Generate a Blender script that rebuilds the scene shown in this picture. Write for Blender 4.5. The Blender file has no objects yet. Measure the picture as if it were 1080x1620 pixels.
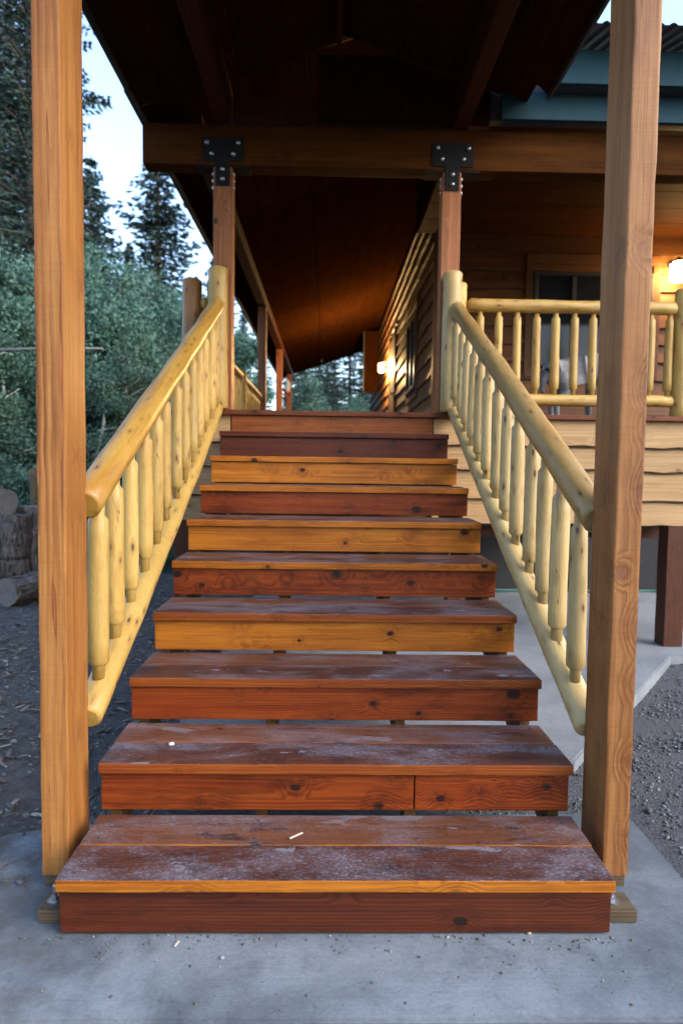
import bpy, bmesh, math, random
import numpy as np
from mathutils import Vector, Matrix, Quaternion, noise

random.seed(7)
rng = np.random.default_rng(11)
U = 0.36                       # one tread run in metres: plan unit of the whole place
C = bpy.context.scene.collection
scene = bpy.context.scene

def P(a, d, z):                # lateral, depth, height in tread units -> metres
    return Vector((a * U, d * U, z * U))

# ------------------------------------------------------------------ camera
cam_d = bpy.data.cameras.new('camera')
cam = bpy.data.objects.new('camera', cam_d)
C.objects.link(cam)
scene.camera = cam
cam_d.sensor_fit = 'VERTICAL'
cam_d.sensor_height = 36.0
cam_d.lens = 23.67
cam_d.clip_end = 2000
PITCH, YAW, ROLL, CAM_H = 0.0607, 0.0211, 0.0138, 1.3442
fw = Vector((math.sin(YAW) * math.cos(PITCH), math.cos(YAW) * math.cos(PITCH), -math.sin(PITCH)))
r0 = Vector((math.cos(YAW), -math.sin(YAW), 0))
u0 = r0.cross(fw)
rt = r0 * math.cos(ROLL) + u0 * math.sin(ROLL)
upv = -r0 * math.sin(ROLL) + u0 * math.cos(ROLL)
M = Matrix((rt, upv, -fw)).transposed()
cam.matrix_world = Matrix.Translation((0, 0, CAM_H)) @ M.to_4x4()
cam_d.dof.use_dof = True
cam_d.dof.focus_distance = 2.6
cam_d.dof.aperture_fstop = 2.4

# ------------------------------------------------------------------ sky, sun, exposure
SUN_EL, SUN_AZ = 32, 122       # degrees; azimuth clockwise from +Y, so the sun stands behind and right of the camera
world = bpy.data.worlds.new('World')
scene.world = world
world.use_nodes = True
wn = world.node_tree
wn.nodes.clear()
sky = wn.nodes.new('ShaderNodeTexSky')
sky.sky_type = 'NISHITA'
sky.sun_disc = False
sky.sun_elevation = math.radians(SUN_EL)
sky.sun_rotation = math.radians(SUN_AZ)
sky.air_density = 1.0
sky.dust_density = 2.0
sky.ozone_density = 2.0
bgn = wn.nodes.new('ShaderNodeBackground')
bgn.inputs['Strength'].default_value = 0.15
wo = wn.nodes.new('ShaderNodeOutputWorld')
wn.links.new(sky.outputs[0], bgn.inputs[0])
wn.links.new(bgn.outputs[0], wo.inputs[0])
sl = bpy.data.lights.new('sun', 'SUN')
sl.energy = 0.42
sl.angle = math.radians(40)
sl.color = (1.0, 0.97, 0.93)
so = bpy.data.objects.new('sun', sl)
C.objects.link(so)
az, el = math.radians(SUN_AZ), math.radians(SUN_EL)
sdir = Vector((math.sin(az) * math.cos(el), math.cos(az) * math.cos(el), math.sin(el)))
so.rotation_euler = sdir.to_track_quat('Z', 'Y').to_euler()
vs = scene.view_settings
vs.view_transform = 'Standard'
vs.look = 'None'
vs.gamma = 1
vs.use_curve_mapping = False
vs.exposure = 2.35

# ------------------------------------------------------------------ node helper
class NT:
    def __init__(self, name, rough=0.6, spec=0.3):
        self.m = bpy.data.materials.new(name)
        self.m.use_nodes = True
        self.t = self.m.node_tree
        self.b = self.t.nodes['Principled BSDF']
        self.b.inputs['Roughness'].default_value = rough
        self.b.inputs['Specular IOR Level'].default_value = spec
    def n(self, ty, **kw):
        nd = self.t.nodes.new(ty)
        for k, v in kw.items():
            setattr(nd, k, v)
        return nd
    def put(self, sock, v):
        if isinstance(v, bpy.types.NodeSocket):
            self.t.links.new(v, sock)
        elif isinstance(v, (tuple, list)):
            if sock.type == 'RGBA':
                sock.default_value = tuple(v)[:3] + (1,)
            else:
                sock.default_value = tuple(v)
        else:
            sock.default_value = v
    def math(self, op, a, b=0.0, c=0.0, clamp=False):
        nd = self.n('ShaderNodeMath', operation=op, use_clamp=clamp)
        self.put(nd.inputs[0], a); self.put(nd.inputs[1], b); self.put(nd.inputs[2], c)
        return nd.outputs[0]
    def vmul(self, v, s):
        nd = self.n('ShaderNodeVectorMath', operation='MULTIPLY')
        self.put(nd.inputs[0], v); self.put(nd.inputs[1], s)
        return nd.outputs[0]
    def noise(self, v, scale=1.0, detail=3.0, rough=0.55, dist=0.0):
        nd = self.n('ShaderNodeTexNoise')
        self.put(nd.inputs['Vector'], v)
        nd.inputs['Scale'].default_value = scale
        nd.inputs['Detail'].default_value = detail
        nd.inputs['Roughness'].default_value = rough
        nd.inputs['Distortion'].default_value = dist
        return nd.outputs['Fac']
    def voro(self, v, scale=1.0, rand=1.0):
        nd = self.n('ShaderNodeTexVoronoi')
        self.put(nd.inputs['Vector'], v)
        nd.inputs['Scale'].default_value = scale
        nd.inputs['Randomness'].default_value = rand
        return nd.outputs['Distance'], nd.outputs['Color']
    def step(self, v, lo, hi):
        nd = self.n('ShaderNodeMapRange', interpolation_type='SMOOTHSTEP')
        self.put(nd.inputs[0], v)
        nd.inputs[1].default_value = lo; nd.inputs[2].default_value = hi
        return nd.outputs[0]
    def mix(self, f, a, b, blend='MIX'):
        nd = self.n('ShaderNodeMix', data_type='RGBA', blend_type=blend)
        self.put(nd.inputs[0], f); self.put(nd.inputs[6], a); self.put(nd.inputs[7], b)
        return nd.outputs[2]
    def coords(self, axis='X'):
        tc = self.n('ShaderNodeTexCoord')
        sp = self.n('ShaderNodeSeparateXYZ')
        self.t.links.new(tc.outputs['Object'], sp.inputs[0])
        o = {'X': (0, 1, 2), 'Y': (1, 0, 2), 'Z': (2, 0, 1)}[axis]
        return [sp.outputs[i] for i in o]
    def comb(self, a, b, c):
        nd = self.n('ShaderNodeCombineXYZ')
        self.put(nd.inputs[0], a); self.put(nd.inputs[1], b); self.put(nd.inputs[2], c)
        return nd.outputs[0]
    def rnd(self):
        return self.n('ShaderNodeObjectInfo').outputs['Random']
    def bump(self, h, strength=0.3, dist=0.01):
        nd = self.n('ShaderNodeBump')
        nd.inputs['Strength'].default_value = strength
        nd.inputs['Distance'].default_value = dist
        self.put(nd.inputs['Height'], h)
        self.t.links.new(nd.outputs[0], self.b.inputs['Normal'])
    def color(self, c):
        self.put(self.b.inputs['Base Color'], c)
    def up(self):
        g = self.n('ShaderNodeNewGeometry')
        sp = self.n('ShaderNodeSeparateXYZ')
        self.t.links.new(g.outputs['Normal'], sp.inputs[0])
        return sp.outputs[2]

def wood(name, dark, mid, light, axis='X', freq=105, knot=0.13, knotcol=(0.011, 0.0055, 0.004),
         rough=0.5, dust=0.0, blotch=0.35, scale=1.0, var=0.25, spec=0.22, bump=0.25, saw=0.0, kkeep=0.28, tone=0.47, sat=1.0, wob_=0.022, rc=0.6, streak=0.35, check=0.5, cw=1.0):
    dark, mid, light = [(q[0] * tone * 1.12, q[1] * tone * 0.98, q[2] * tone * 0.74) for q in (dark, mid, light)]
    s = NT(name, rough, spec)
    L, A, B = s.coords(axis)
    R = s.rnd()
    L1 = s.math('ADD', L, s.math('MULTIPLY', R, 37.0))
    ka = s.math('MULTIPLY', s.math('SUBTRACT', s.math('FRACT', s.math('MULTIPLY', R, 13.7)), 0.5), 0.22)
    kb = s.math('ADD', 0.05, s.math('MULTIPLY', s.math('FRACT', s.math('MULTIPLY', R, 29.3)), 0.10))
    A1, B1 = s.math('ADD', A, s.math('MULTIPLY', R, 11.0)), s.math('ADD', B, s.math('MULTIPLY', R, 5.0))
    p = s.comb(L1, A1, B1)
    # knots
    kd, kc = s.voro(s.vmul(s.comb(L1, s.math('ADD', A1, B1), s.math('MULTIPLY', R, 3.0)), (7.0 * scale, 10.0 * scale, 1.0)), 1.0)
    ksep = s.n('ShaderNodeSeparateColor'); s.t.links.new(kc, ksep.inputs[0])
    keep = s.math('GREATER_THAN', ksep.outputs[0], kkeep)
    kn = s.noise(p, 34, 4, 0.7)
    kwob = s.math('ADD', kd, s.math('MULTIPLY', s.math('SUBTRACT', kn, 0.5), 0.20))
    ksz = s.math('ADD', 0.45, s.math('MULTIPLY', ksep.outputs[1], 0.9))          # knots of different sizes
    kwob = s.math('DIVIDE', kwob, ksz)
    kmask = s.math('MULTIPLY', keep, s.math('SUBTRACT', 1.0, s.step(kwob, knot * 0.70, knot * 1.15)))
    khalo = s.math('MULTIPLY', keep, s.math('SUBTRACT', 1.0, s.step(s.math('DIVIDE', kd, ksz), knot * 0.8, knot * 4.2)))
    # growth rings: straight fine grain that parts round the knots
    wob = s.math('MULTIPLY', s.math('SUBTRACT', s.noise(s.vmul(p, (0.55, 4, 4)), 1.0, 2), 0.5), wob_)
    da, db = s.math('SUBTRACT', A, ka), s.math('SUBTRACT', B, kb)
    rr = s.math('SQRT', s.math('ADD', s.math('MULTIPLY', da, da), s.math('MULTIPLY', db, db)))
    rr = s.math('ADD', rr, s.math('ADD', wob, s.math('MULTIPLY', khalo, 0.022)))
    rr = s.math('ADD', rr, s.math('MULTIPLY', s.noise(s.vmul(p, (6, 60, 60)), 1.0, 2), 0.004))
    ring = s.math('FRACT', s.math('MULTIPLY', rr, freq))
    ringd = s.math('MULTIPLY', s.step(ring, 0.1, 0.85), s.math('SUBTRACT', 1.0, s.step(ring, 0.88, 1.0)))
    ramp = s.step(s.noise(s.vmul(p, (0.9, 11, 11)), 1.0, 2), 0.30, 0.65)          # rings fade in and out
    fib = s.noise(s.vmul(p, (4, 260, 260)), 1.0, 4, 0.7)
    big = s.noise(s.vmul(p, (2.2, 9, 9)), 1.0, 5, 0.68, 0.4)
    mid2 = s.noise(s.vmul(p, (1.6, 38, 38)), 1.0, 4, 0.65)
    col = s.mix(s.step(mid2, 0.32, 0.68), light, mid)
    col = s.mix(s.math('MULTIPLY', s.math('MULTIPLY', ringd, ramp), rc), col, dark)
    col = s.mix(s.math('MULTIPLY', s.step(big, 0.48, 0.70), blotch), col, dark)
    # dark weather streaks along the grain
    stk = s.math('MULTIPLY', s.step(s.noise(s.vmul(p, (2.4, 55, 55)), 1.0, 4, 0.7), 0.60, 0.74), streak)
    col = s.mix(stk, col, knotcol)
    f2 = s.math('ADD', 0.55, s.math('MULTIPLY', fib, 0.9))
    col = s.mix(1.0, col, s.comb(f2, f2, f2), 'MULTIPLY')
    v2 = s.math('ADD', 1.0 - var / 2, s.math('MULTIPLY', s.math('FRACT', s.math('MULTIPLY', R, 71.0)), var))
    col = s.mix(1.0, col, s.comb(v2, v2, v2), 'MULTIPLY')
    col = s.mix(s.math('MULTIPLY', s.math('MULTIPLY', khalo, s.step(kn, 0.35, 0.7)), 0.75), col, dark)
    col = s.mix(s.math('MULTIPLY', kmask, 0.95), col, knotcol)
    # drying checks: thin dark splits
    ckn = s.noise(s.vmul(p, (0.8, 30, 30)), 1.0, 2, 0.4)
    ckm = s.math('SUBTRACT', 1.0, s.step(s.math('ABSOLUTE', s.math('SUBTRACT', ckn, 0.63)), 0.0008 * cw, 0.005 * cw))
    col = s.mix(s.math('MULTIPLY', ckm, check), col, knotcol)
    if saw:
        sw = s.noise(s.vmul(p, (330, 6, 6)), 1.0, 1)
        col = s.mix(s.math('MULTIPLY', s.step(sw, 0.5, 0.66), saw), col, dark)
    hgt = s.math('ADD', s.math('MULTIPLY', fib, 0.6), s.math('MULTIPLY', ringd, -0.5))
    if dust:
        mud = s.noise(s.vmul(p, (2.0, 8, 8)), 1.0, 4, 0.6)
        up = s.math('GREATER_THAN', s.up(), 0.6)
        d1 = s.noise(s.vmul(p, (3.0, 6, 6)), 1.0, 4, 0.6, 0.3)
        d2 = s.noise(s.vmul(p, (75, 150, 150)), 1.0, 3, 0.8)
        d3 = s.noise(s.vmul(p, (190, 230, 230)), 1.0, 2, 0.7)
        speck = s.math('MAXIMUM', s.step(d2, 0.52, 0.66), s.math('MULTIPLY', s.step(d3, 0.56, 0.68), 0.8))
        cover = s.math('ADD', 0.20, s.math('MULTIPLY', s.step(d1, 0.36, 0.66), 0.85))
        dm = s.math('MULTIPLY', speck, cover)
        dm = s.math('ADD', dm, s.math('MULTIPLY', s.step(d1, 0.40, 0.70), 0.38))
        edge = s.math('MULTIPLY', s.math('SUBTRACT', kn, 0.5), 0.30)
        smear = s.step(s.math('ADD', s.noise(s.vmul(p, (6.0, 13, 13)), 1.0, 2, 0.4), edge), 0.665, 0.70)
        dm = s.math('MAXIMUM', dm, s.math('MULTIPLY', smear, 0.8))
        dm = s.math('MULTIPLY', s.math('MULTIPLY', dm, up), dust, clamp=True)
        # dark worn stain patches
        wm = s.math('MULTIPLY', s.step(s.noise(s.vmul(p, (5, 14, 14)), 1.0, 4, 0.65), 0.57, 0.68), up)
        col = s.mix(s.math('MULTIPLY', wm, 0.75), col, (0.012, 0.007, 0.010))
        col = s.mix(dm, col, (0.150, 0.140, 0.165))
        rg = s.math('ADD', rough, s.math('MULTIPLY', dm, 0.3))
        s.put(s.b.inputs['Roughness'], rg)
    s.color(col)
    s.bump(hgt, bump, 0.002)
    return s.m

def logwood(name, base, tan, dark, speck=0.2, rough=0.5):
    base, tan, dark = [(q[0] * 0.55, q[1] * 0.54, q[2] * 0.47) for q in (base, tan, dark)]
    s = NT(name, rough, 0.35)
    L, A, B = s.coords('Z')
    R = s.rnd()
    p = s.comb(s.math('ADD', L, s.math('MULTIPLY', R, 23.0)), s.math('ADD', A, s.math('MULTIPLY', R, 9.0)), B)
    big = s.noise(s.vmul(p, (2.2, 9, 9)), 1.0, 4, 0.6, 0.5)
    st = s.noise(s.vmul(p, (4, 70, 70)), 1.0, 4, 0.65)
    fine = s.noise(s.vmul(p, (14, 200, 200)), 1.0, 3, 0.6)
    # grain follows loops where the log tapers
    wob = s.noise(s.vmul(p, (3.0, 14, 14)), 1.0, 2)
    lp = s.math('FRACT', s.math('MULTIPLY', wob, 13.0))
    lpd = s.math('MULTIPLY', s.step(lp, 0.4, 0.9), s.math('SUBTRACT', 1.0, s.step(lp, 0.9, 1.0)))
    col = s.mix(s.step(big, 0.36, 0.72), base, tan)
    col = s.mix(s.math('MULTIPLY', s.step(st, 0.45, 0.75), 0.5), col, tan)
    col = s.mix(s.math('MULTIPLY', lpd, 0.16), col, dark)
    f2 = s.math('ADD', 0.85, s.math('MULTIPLY', fine, 0.3))
    v2 = s.math('ADD', 0.84, s.math('MULTIPLY', s.math('FRACT', s.math('MULTIPLY', R, 57.0)), 0.26))
    f2 = s.math('MULTIPLY', f2, v2)
    col = s.mix(1.0, col, s.comb(f2, f2, f2), 'MULTIPLY')
    kd, kc = s.voro(s.vmul(p, (9.0, 26, 26)), 1.0)
    ks = s.n('ShaderNodeSeparateColor'); s.t.links.new(kc, ks.inputs[0])
    keep = s.math('GREATER_THAN', ks.outputs[1], 0.42)
    km = s.math('MULTIPLY', keep, s.math('SUBTRACT', 1.0, s.step(kd, speck * 0.5, speck)))
    kh = s.math('MULTIPLY', keep, s.math('SUBTRACT', 1.0, s.step(kd, speck, speck * 2.4)))
    col = s.mix(s.math('MULTIPLY', kh, 0.4), col, dark)
    col = s.mix(s.math('MULTIPLY', km, 0.9), col, (0.05, 0.022, 0.01))
    cam_ = s.math('MULTIPLY', s.step(s.noise(s.vmul(p, (2.0, 16, 16)), 1.0, 4, 0.7, 0.6), 0.60, 0.70), 0.55)
    col = s.mix(cam_, col, dark)
    k2, k2c = s.voro(s.vmul(p, (3.2, 9, 9)), 1.0)
    k2s = s.n('ShaderNodeSeparateColor'); s.t.links.new(k2c, k2s.inputs[0])
    k2w = s.math('ADD', k2, s.math('MULTIPLY', s.math('SUBTRACT', s.noise(p, 60, 3), 0.5), 0.12))
    keep2 = s.math('GREATER_THAN', k2s.outputs[0], 0.5)
    col = s.mix(s.math('MULTIPLY', keep2, s.math('MULTIPLY', s.math('SUBTRACT', 1.0, s.step(k2w, 0.06, 0.20)), 0.6)), col, dark)
    col = s.mix(s.math('MULTIPLY', keep2, s.math('SUBTRACT', 1.0, s.step(k2w, 0.03, 0.075))), col, (0.07, 0.030, 0.012))
    gry = s.math('MULTIPLY', s.step(s.noise(s.vmul(p, (1.5, 30, 30)), 1.0, 4, 0.7), 0.58, 0.72), 0.30)
    col = s.mix(gry, col, (0.22, 0.19, 0.15))
    # long drying cracks on some logs
    ck = s.noise(s.vmul(p, (1.3, 24, 24)), 1.0, 2, 0.4)
    cm = s.math('SUBTRACT', 1.0, s.step(s.math('ABSOLUTE', s.math('SUBTRACT', ck, 0.60)), 0.0015, 0.006))
    cm = s.math('MULTIPLY', cm, s.math('GREATER_THAN', s.math('FRACT', s.math('MULTIPLY', R, 91.0)), 0.45))
    col = s.mix(s.math('MULTIPLY', cm, 0.8), col, (0.05, 0.025, 0.012))
    s.color(col)
    s.bump(s.math('ADD', s.math('MULTIPLY', st, 0.7), s.math('MULTIPLY', cm, -1.0)), 0.25, 0.003)
    return s.m

def plain(name, col, rough=0.5, metal=0.0, nscale=25, amt=0.3, emit=0.0, ecol=None, bump=0.0, spec=0.4):
    s = NT(name, rough, spec)
    s.b.inputs['Metallic'].default_value = metal
    tc = s.n('ShaderNodeTexCoord').outputs['Object']
    nz = s.noise(tc, nscale, 4, 0.6)
    k = s.math('ADD', 1 - amt / 2, s.math('MULTIPLY', nz, amt))
    s.color(s.mix(1.0, col, s.comb(k, k, k), 'MULTIPLY'))
    if bump:
        s.bump(nz, bump, 0.01)
    if emit:
        s.put(s.b.inputs['Emission Color'], ecol or col)
        s.b.inputs['Emission Strength'].default_value = emit
    return s.m

# ------------------------------------------------------------------ materials
MT = {}
MT['red'] = wood('red_stained_fir', (0.060, 0.012, 0.005), (0.26, 0.046, 0.009), (0.38, 0.085, 0.015), rough=0.40, blotch=0.65, knot=0.17)
MT['darkred'] = wood('dark_red_stained_fir', (0.040, 0.011, 0.008), (0.125, 0.029, 0.013), (0.18, 0.046, 0.019), rough=0.45, blotch=0.55, knot=0.14)
MT['honey'] = wood('honey_stained_fir', (0.21, 0.054, 0.008), (0.49, 0.165, 0.018), (0.66, 0.262, 0.032), rough=0.38, blotch=0.5, knot=0.15)
MT['orange'] = wood('orange_stained_fir', (0.15, 0.032, 0.008), (0.30, 0.072, 0.015), (0.40, 0.12, 0.024), rough=0.40, blotch=0.5, knot=0.15)
MT['tread_front'] = wood('worn_tread_wood', (0.030, 0.011, 0.011), (0.095, 0.033, 0.026), (0.13, 0.046, 0.034), rough=0.42, dust=1.0, blotch=0.55, knot=0.16, var=0.2)
MT['tread_back'] = wood('worn_tread_wood_pale', (0.065, 0.024, 0.016), (0.18, 0.070, 0.040), (0.24, 0.098, 0.054), rough=0.45, dust=0.75, blotch=0.4, knot=0.12, var=0.2)
MT['post'] = wood('amber_post_timber', (0.19, 0.062, 0.017), (0.44, 0.195, 0.060), (0.58, 0.295, 0.105), axis='Z', freq=112, wob_=0.02, rc=0.85, tone=0.46, check=0.95, cw=2.2, streak=0.2, rough=0.5, blotch=0.3, knot=0.10, scale=0.62, knotcol=(0.16, 0.045, 0.014), saw=0.10)
MT['post_pale'] = wood('rose_post_timber', (0.17, 0.062, 0.022), (0.39, 0.180, 0.070), (0.51, 0.265, 0.115), axis='Z', freq=112, wob_=0.02, rc=0.85, tone=0.46, check=0.95, cw=2.2, streak=0.2, rough=0.5, blotch=0.3, knot=0.10, scale=0.62, knotcol=(0.15, 0.06, 0.03), saw=0.14)
MT['post_upper'] = wood('red_post_timber', (0.20, 0.072, 0.032), (0.40, 0.165, 0.080), (0.50, 0.225, 0.115), axis='Z', rough=0.55, blotch=0.3, knot=0.10, scale=0.7)
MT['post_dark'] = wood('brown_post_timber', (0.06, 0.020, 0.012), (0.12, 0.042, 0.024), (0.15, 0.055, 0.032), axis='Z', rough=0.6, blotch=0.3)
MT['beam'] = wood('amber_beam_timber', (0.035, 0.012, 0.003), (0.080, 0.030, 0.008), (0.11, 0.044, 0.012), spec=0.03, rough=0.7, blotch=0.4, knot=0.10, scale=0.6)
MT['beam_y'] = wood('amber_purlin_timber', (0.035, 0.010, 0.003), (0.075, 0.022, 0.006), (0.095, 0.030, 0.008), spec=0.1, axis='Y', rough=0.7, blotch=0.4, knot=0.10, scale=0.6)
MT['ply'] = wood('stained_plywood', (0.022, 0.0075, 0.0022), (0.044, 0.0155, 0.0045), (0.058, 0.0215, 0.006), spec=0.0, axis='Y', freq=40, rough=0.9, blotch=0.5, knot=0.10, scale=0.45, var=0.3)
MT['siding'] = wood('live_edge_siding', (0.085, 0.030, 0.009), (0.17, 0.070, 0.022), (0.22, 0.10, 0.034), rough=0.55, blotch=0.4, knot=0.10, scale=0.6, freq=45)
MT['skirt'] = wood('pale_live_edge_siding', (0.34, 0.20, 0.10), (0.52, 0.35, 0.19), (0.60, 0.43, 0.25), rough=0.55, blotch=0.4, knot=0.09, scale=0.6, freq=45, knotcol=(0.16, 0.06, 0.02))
MT['stringer'] = wood('treated_stringer', (0.10, 0.058, 0.024), (0.20, 0.125, 0.058), (0.26, 0.17, 0.085), axis='Y', rough=0.7)
MT['treated'] = wood('weathered_treated_plank', (0.075, 0.058, 0.042), (0.15, 0.12, 0.09), (0.20, 0.165, 0.125), rough=0.75)
MT['rimboard'] = wood('orange_rim_board', (0.13, 0.035, 0.009), (0.30, 0.085, 0.018), (0.37, 0.125, 0.028), rough=0.42, blotch=0.6, freq=55, knot=0.12)
MT['deck'] = wood('red_deck_plank', (0.08, 0.022, 0.010), (0.19, 0.055, 0.022), (0.25, 0.080, 0.032), rough=0.5)
MT['bark'] = plain('dark_bark', (0.035, 0.020, 0.013), 0.9, amt=0.8, bump=0.5)
MT['log'] = logwood('peeled_log_golden', (0.72, 0.48, 0.15), (0.60, 0.35, 0.085), (0.33, 0.155, 0.035))
MT['log_pale'] = logwood('peeled_log_pale', (0.72, 0.54, 0.27), (0.60, 0.41, 0.17), (0.33, 0.19, 0.075))
MT['rail'] = logwood('peeled_handrail_golden', (0.56, 0.33, 0.075), (0.44, 0.215, 0.042), (0.26, 0.11, 0.022), speck=0.17, rough=0.4)
MT['rail_pale'] = logwood('peeled_handrail_pale', (0.56, 0.38, 0.165), (0.44, 0.255, 0.085), (0.26, 0.135, 0.045), speck=0.17, rough=0.4)
MT['log_brown'] = logwood('peeled_log_brown', (0.42, 0.20, 0.062), (0.33, 0.14, 0.036), (0.18, 0.068, 0.02))
MT['rail_brown'] = logwood('peeled_rail_brown', (0.24, 0.085, 0.026), (0.17, 0.055, 0.017), (0.08, 0.026, 0.01))
MT['iron'] = plain('black_steel', (0.006, 0.006, 0.007), 0.6, 0.0, spec=0.15)
MT['zinc'] = plain('zinc_bolt', (0.32, 0.33, 0.36), 0.42, 1.0)
MT['teal'] = plain('teal_painted_board', (0.0075, 0.034, 0.046), 0.65, spec=0.15, nscale=14, amt=0.35, bump=0.15)
MT['darktrim'] = plain('charcoal_trim', (0.028, 0.030, 0.034), 0.5)
MT['fascia'] = plain('slate_fascia_paint', (0.03, 0.034, 0.042), 0.65, spec=0.15, nscale=10, amt=0.4)
MT['metal'] = plain('galvanised_roofing', (0.06, 0.056, 0.06), 0.7, 0.3, nscale=6, amt=0.4)
MT['frame'] = plain('dark_window_frame', (0.018, 0.017, 0.018), 0.4)
MT['shade'] = plain('lit_lantern_glass', (1.0, 0.86, 0.62), 0.4, emit=52.0, ecol=(1.0, 0.60, 0.22))
MT['shade_far'] = plain('lit_lantern_glass_far', (1.0, 0.86, 0.62), 0.4, emit=1100.0, ecol=(1.0, 0.60, 0.22))
MT['door'] = plain('dark_door_paint', (0.05, 0.018, 0.012), 0.5)
MT['found'] = plain('foundation_concrete', (0.020, 0.020, 0.021), 0.9, nscale=8, amt=0.5, bump=0.4)
MT['hose'] = plain('green_rubber_hose', (0.012, 0.09, 0.07), 0.6)
MT['glass'] = None
def mk_glass():
    s = NT('dark_window_glass', 0.06, 0.22)
    s.color((0.012, 0.014, 0.017))
    s.b.inputs['Coat Weight'].default_value = 0.0
    tc = s.n('ShaderNodeTexCoord').outputs['Object']
    s.bump(s.noise(tc, 2.0, 1), 0.02, 0.01)
    return s.m
MT['glass'] = mk_glass()

def mk_concrete(name, base, stain):
    s = NT(name, 0.82, 0.3)
    tc = s.n('ShaderNodeTexCoord').outputs['Object']
    a = s.noise(tc, 1.3, 5, 0.62, 0.4)
    b = s.noise(tc, 7, 5, 0.7, 0.3)
    c = s.noise(tc, 90, 3, 0.7)
    sc = s.noise(s.vmul(tc, (2, 60, 1)), 1.0, 3, 0.6)
    col = s.mix(s.step(a, 0.40, 0.66), base, stain)
    col = s.mix(s.math('MULTIPLY', s.step(b, 0.48, 0.72), 0.55), col, stain)
    k = s.math('ADD', 0.55, s.math('MULTIPLY', c, 0.75))
    k = s.math('ADD', k, s.math('MULTIPLY', sc, 0.12))
    col = s.mix(1.0, col, s.comb(k, k, k), 'MULTIPLY')
    vd, vcol = s.voro(tc, 26)
    vs_ = s.n('ShaderNodeSeparateColor'); s.t.links.new(vcol, vs_.inputs[0])
    sp = s.math('MULTIPLY', s.math('GREATER_THAN', vs_.outputs[0], 0.72), s.math('SUBTRACT', 1.0, s.step(vd, 0.05, 0.11)))
    col = s.mix(s.math('MULTIPLY', sp, 0.8), col, (0.05, 0.045, 0.045))
    # muddy film creeping in from the left, where the pad meets bare soil
    spx = s.n('ShaderNodeSeparateXYZ'); s.t.links.new(tc, spx.inputs[0])
    e = s.math('ADD', spx.outputs[0], s.math('MULTIPLY', s.noise(tc, 3.0, 5, 0.7), 1.1))
    mud = s.math('SUBTRACT', 1.0, s.step(e, -0.50, 0.0))
    mud = s.math('MULTIPLY', mud, s.step(s.noise(tc, 9, 5, 0.7), 0.36, 0.6))
    col = s.mix(s.math('MULTIPLY', mud, 0.85), col, (0.055, 0.048, 0.042))
    s.color(col)
    pit = s.math('SUBTRACT', 1.0, s.step(s.noise(tc, 55, 3, 0.7), 0.28, 0.38))
    broom = s.noise(s.vmul(tc, (2.5, 190, 1)), 1.0, 2, 0.6)
    ht = s.math('ADD', s.math('MULTIPLY', c, 0.5), s.math('ADD', b, s.math('ADD', s.math('MULTIPLY', pit, -0.8), s.math('MULTIPLY', broom, 0.5))))
    s.bump(ht, 0.4, 0.006)
    return s.m
MT['pad'] = mk_concrete('brushed_concrete_pad', (0.150, 0.170, 0.188), (0.060, 0.071, 0.083))
MT['slab'] = mk_concrete('pale_concrete_slab', (0.175, 0.187, 0.20), (0.125, 0.134, 0.145))

def mk_ground():
    s = NT('dark_soil', 0.95, 0.2)
    tc = s.n('ShaderNodeTexCoord').outputs['Object']
    a = s.noise(tc, 0.8, 5, 0.65, 0.4)
    b = s.noise(tc, 12, 6, 0.75)
    c = s.noise(tc, 70, 4, 0.7)
    col = s.mix(s.step(a, 0.35, 0.68), (0.078, 0.074, 0.072), (0.045, 0.043, 0.042))
    col = s.mix(s.step(b, 0.40, 0.70), col, (0.10, 0.098, 0.097))
    col = s.mix(s.math('MULTIPLY', s.step(c, 0.55, 0.72), 0.6), col, (0.13, 0.128, 0.127))
    sx = s.n('ShaderNodeSeparateXYZ'); s.t.links.new(tc, sx.inputs[0])
    gm = s.step(s.math('ADD', sx.outputs[0], s.math('MULTIPLY', s.noise(tc, 3, 4), 0.4)), 0.3, 0.9)
    d = s.noise(tc, 160, 2, 0.6)
    gcol = s.mix(s.step(d, 0.4, 0.62), (0.050, 0.052, 0.057), (0.105, 0.108, 0.115))
    gcol = s.mix(s.step(a, 0.4, 0.7), gcol, s.mix(0.5, gcol, (0.06, 0.06, 0.062)))
    col = s.mix(gm, col, gcol)
    s.color(col)
    s.bump(s.math('ADD', b, s.math('MULTIPLY', c, 0.5)), 0.9, 0.03)
    return s.m
MT['ground'] = mk_ground()

def mk_rand(name, cols, rough=0.8):
    """one colour per loose island, picked from cols"""
    s = NT(name, rough, 0.3)
    g = s.n('ShaderNodeNewGeometry').outputs['Random Per Island']
    cr = s.n('ShaderNodeValToRGB')
    cr.color_ramp.interpolation = 'LINEAR'
    els = cr.color_ramp.elements
    while len(els) < len(cols):
        els.new(0.5)
    for i, c in enumerate(cols):
        els[i].position = i / (len(cols) - 1)
        els[i].color = tuple(c) + (1,)
    s.t.links.new(g, cr.inputs[0])
    s.color(cr.outputs[0])
    return s.m
MT['gravel'] = mk_rand('grey_gravel', [(0.04, 0.041, 0.045), (0.07, 0.072, 0.078), (0.105, 0.108, 0.114), (0.055, 0.054, 0.054), (0.155, 0.16, 0.168)])
MT['litter'] = mk_rand('wood_chip_litter', [(0.045, 0.037, 0.03), (0.10, 0.08, 0.062), (0.05, 0.044, 0.04), (0.17, 0.14, 0.11), (0.07, 0.065, 0.06), (0.32, 0.29, 0.25)])

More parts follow.
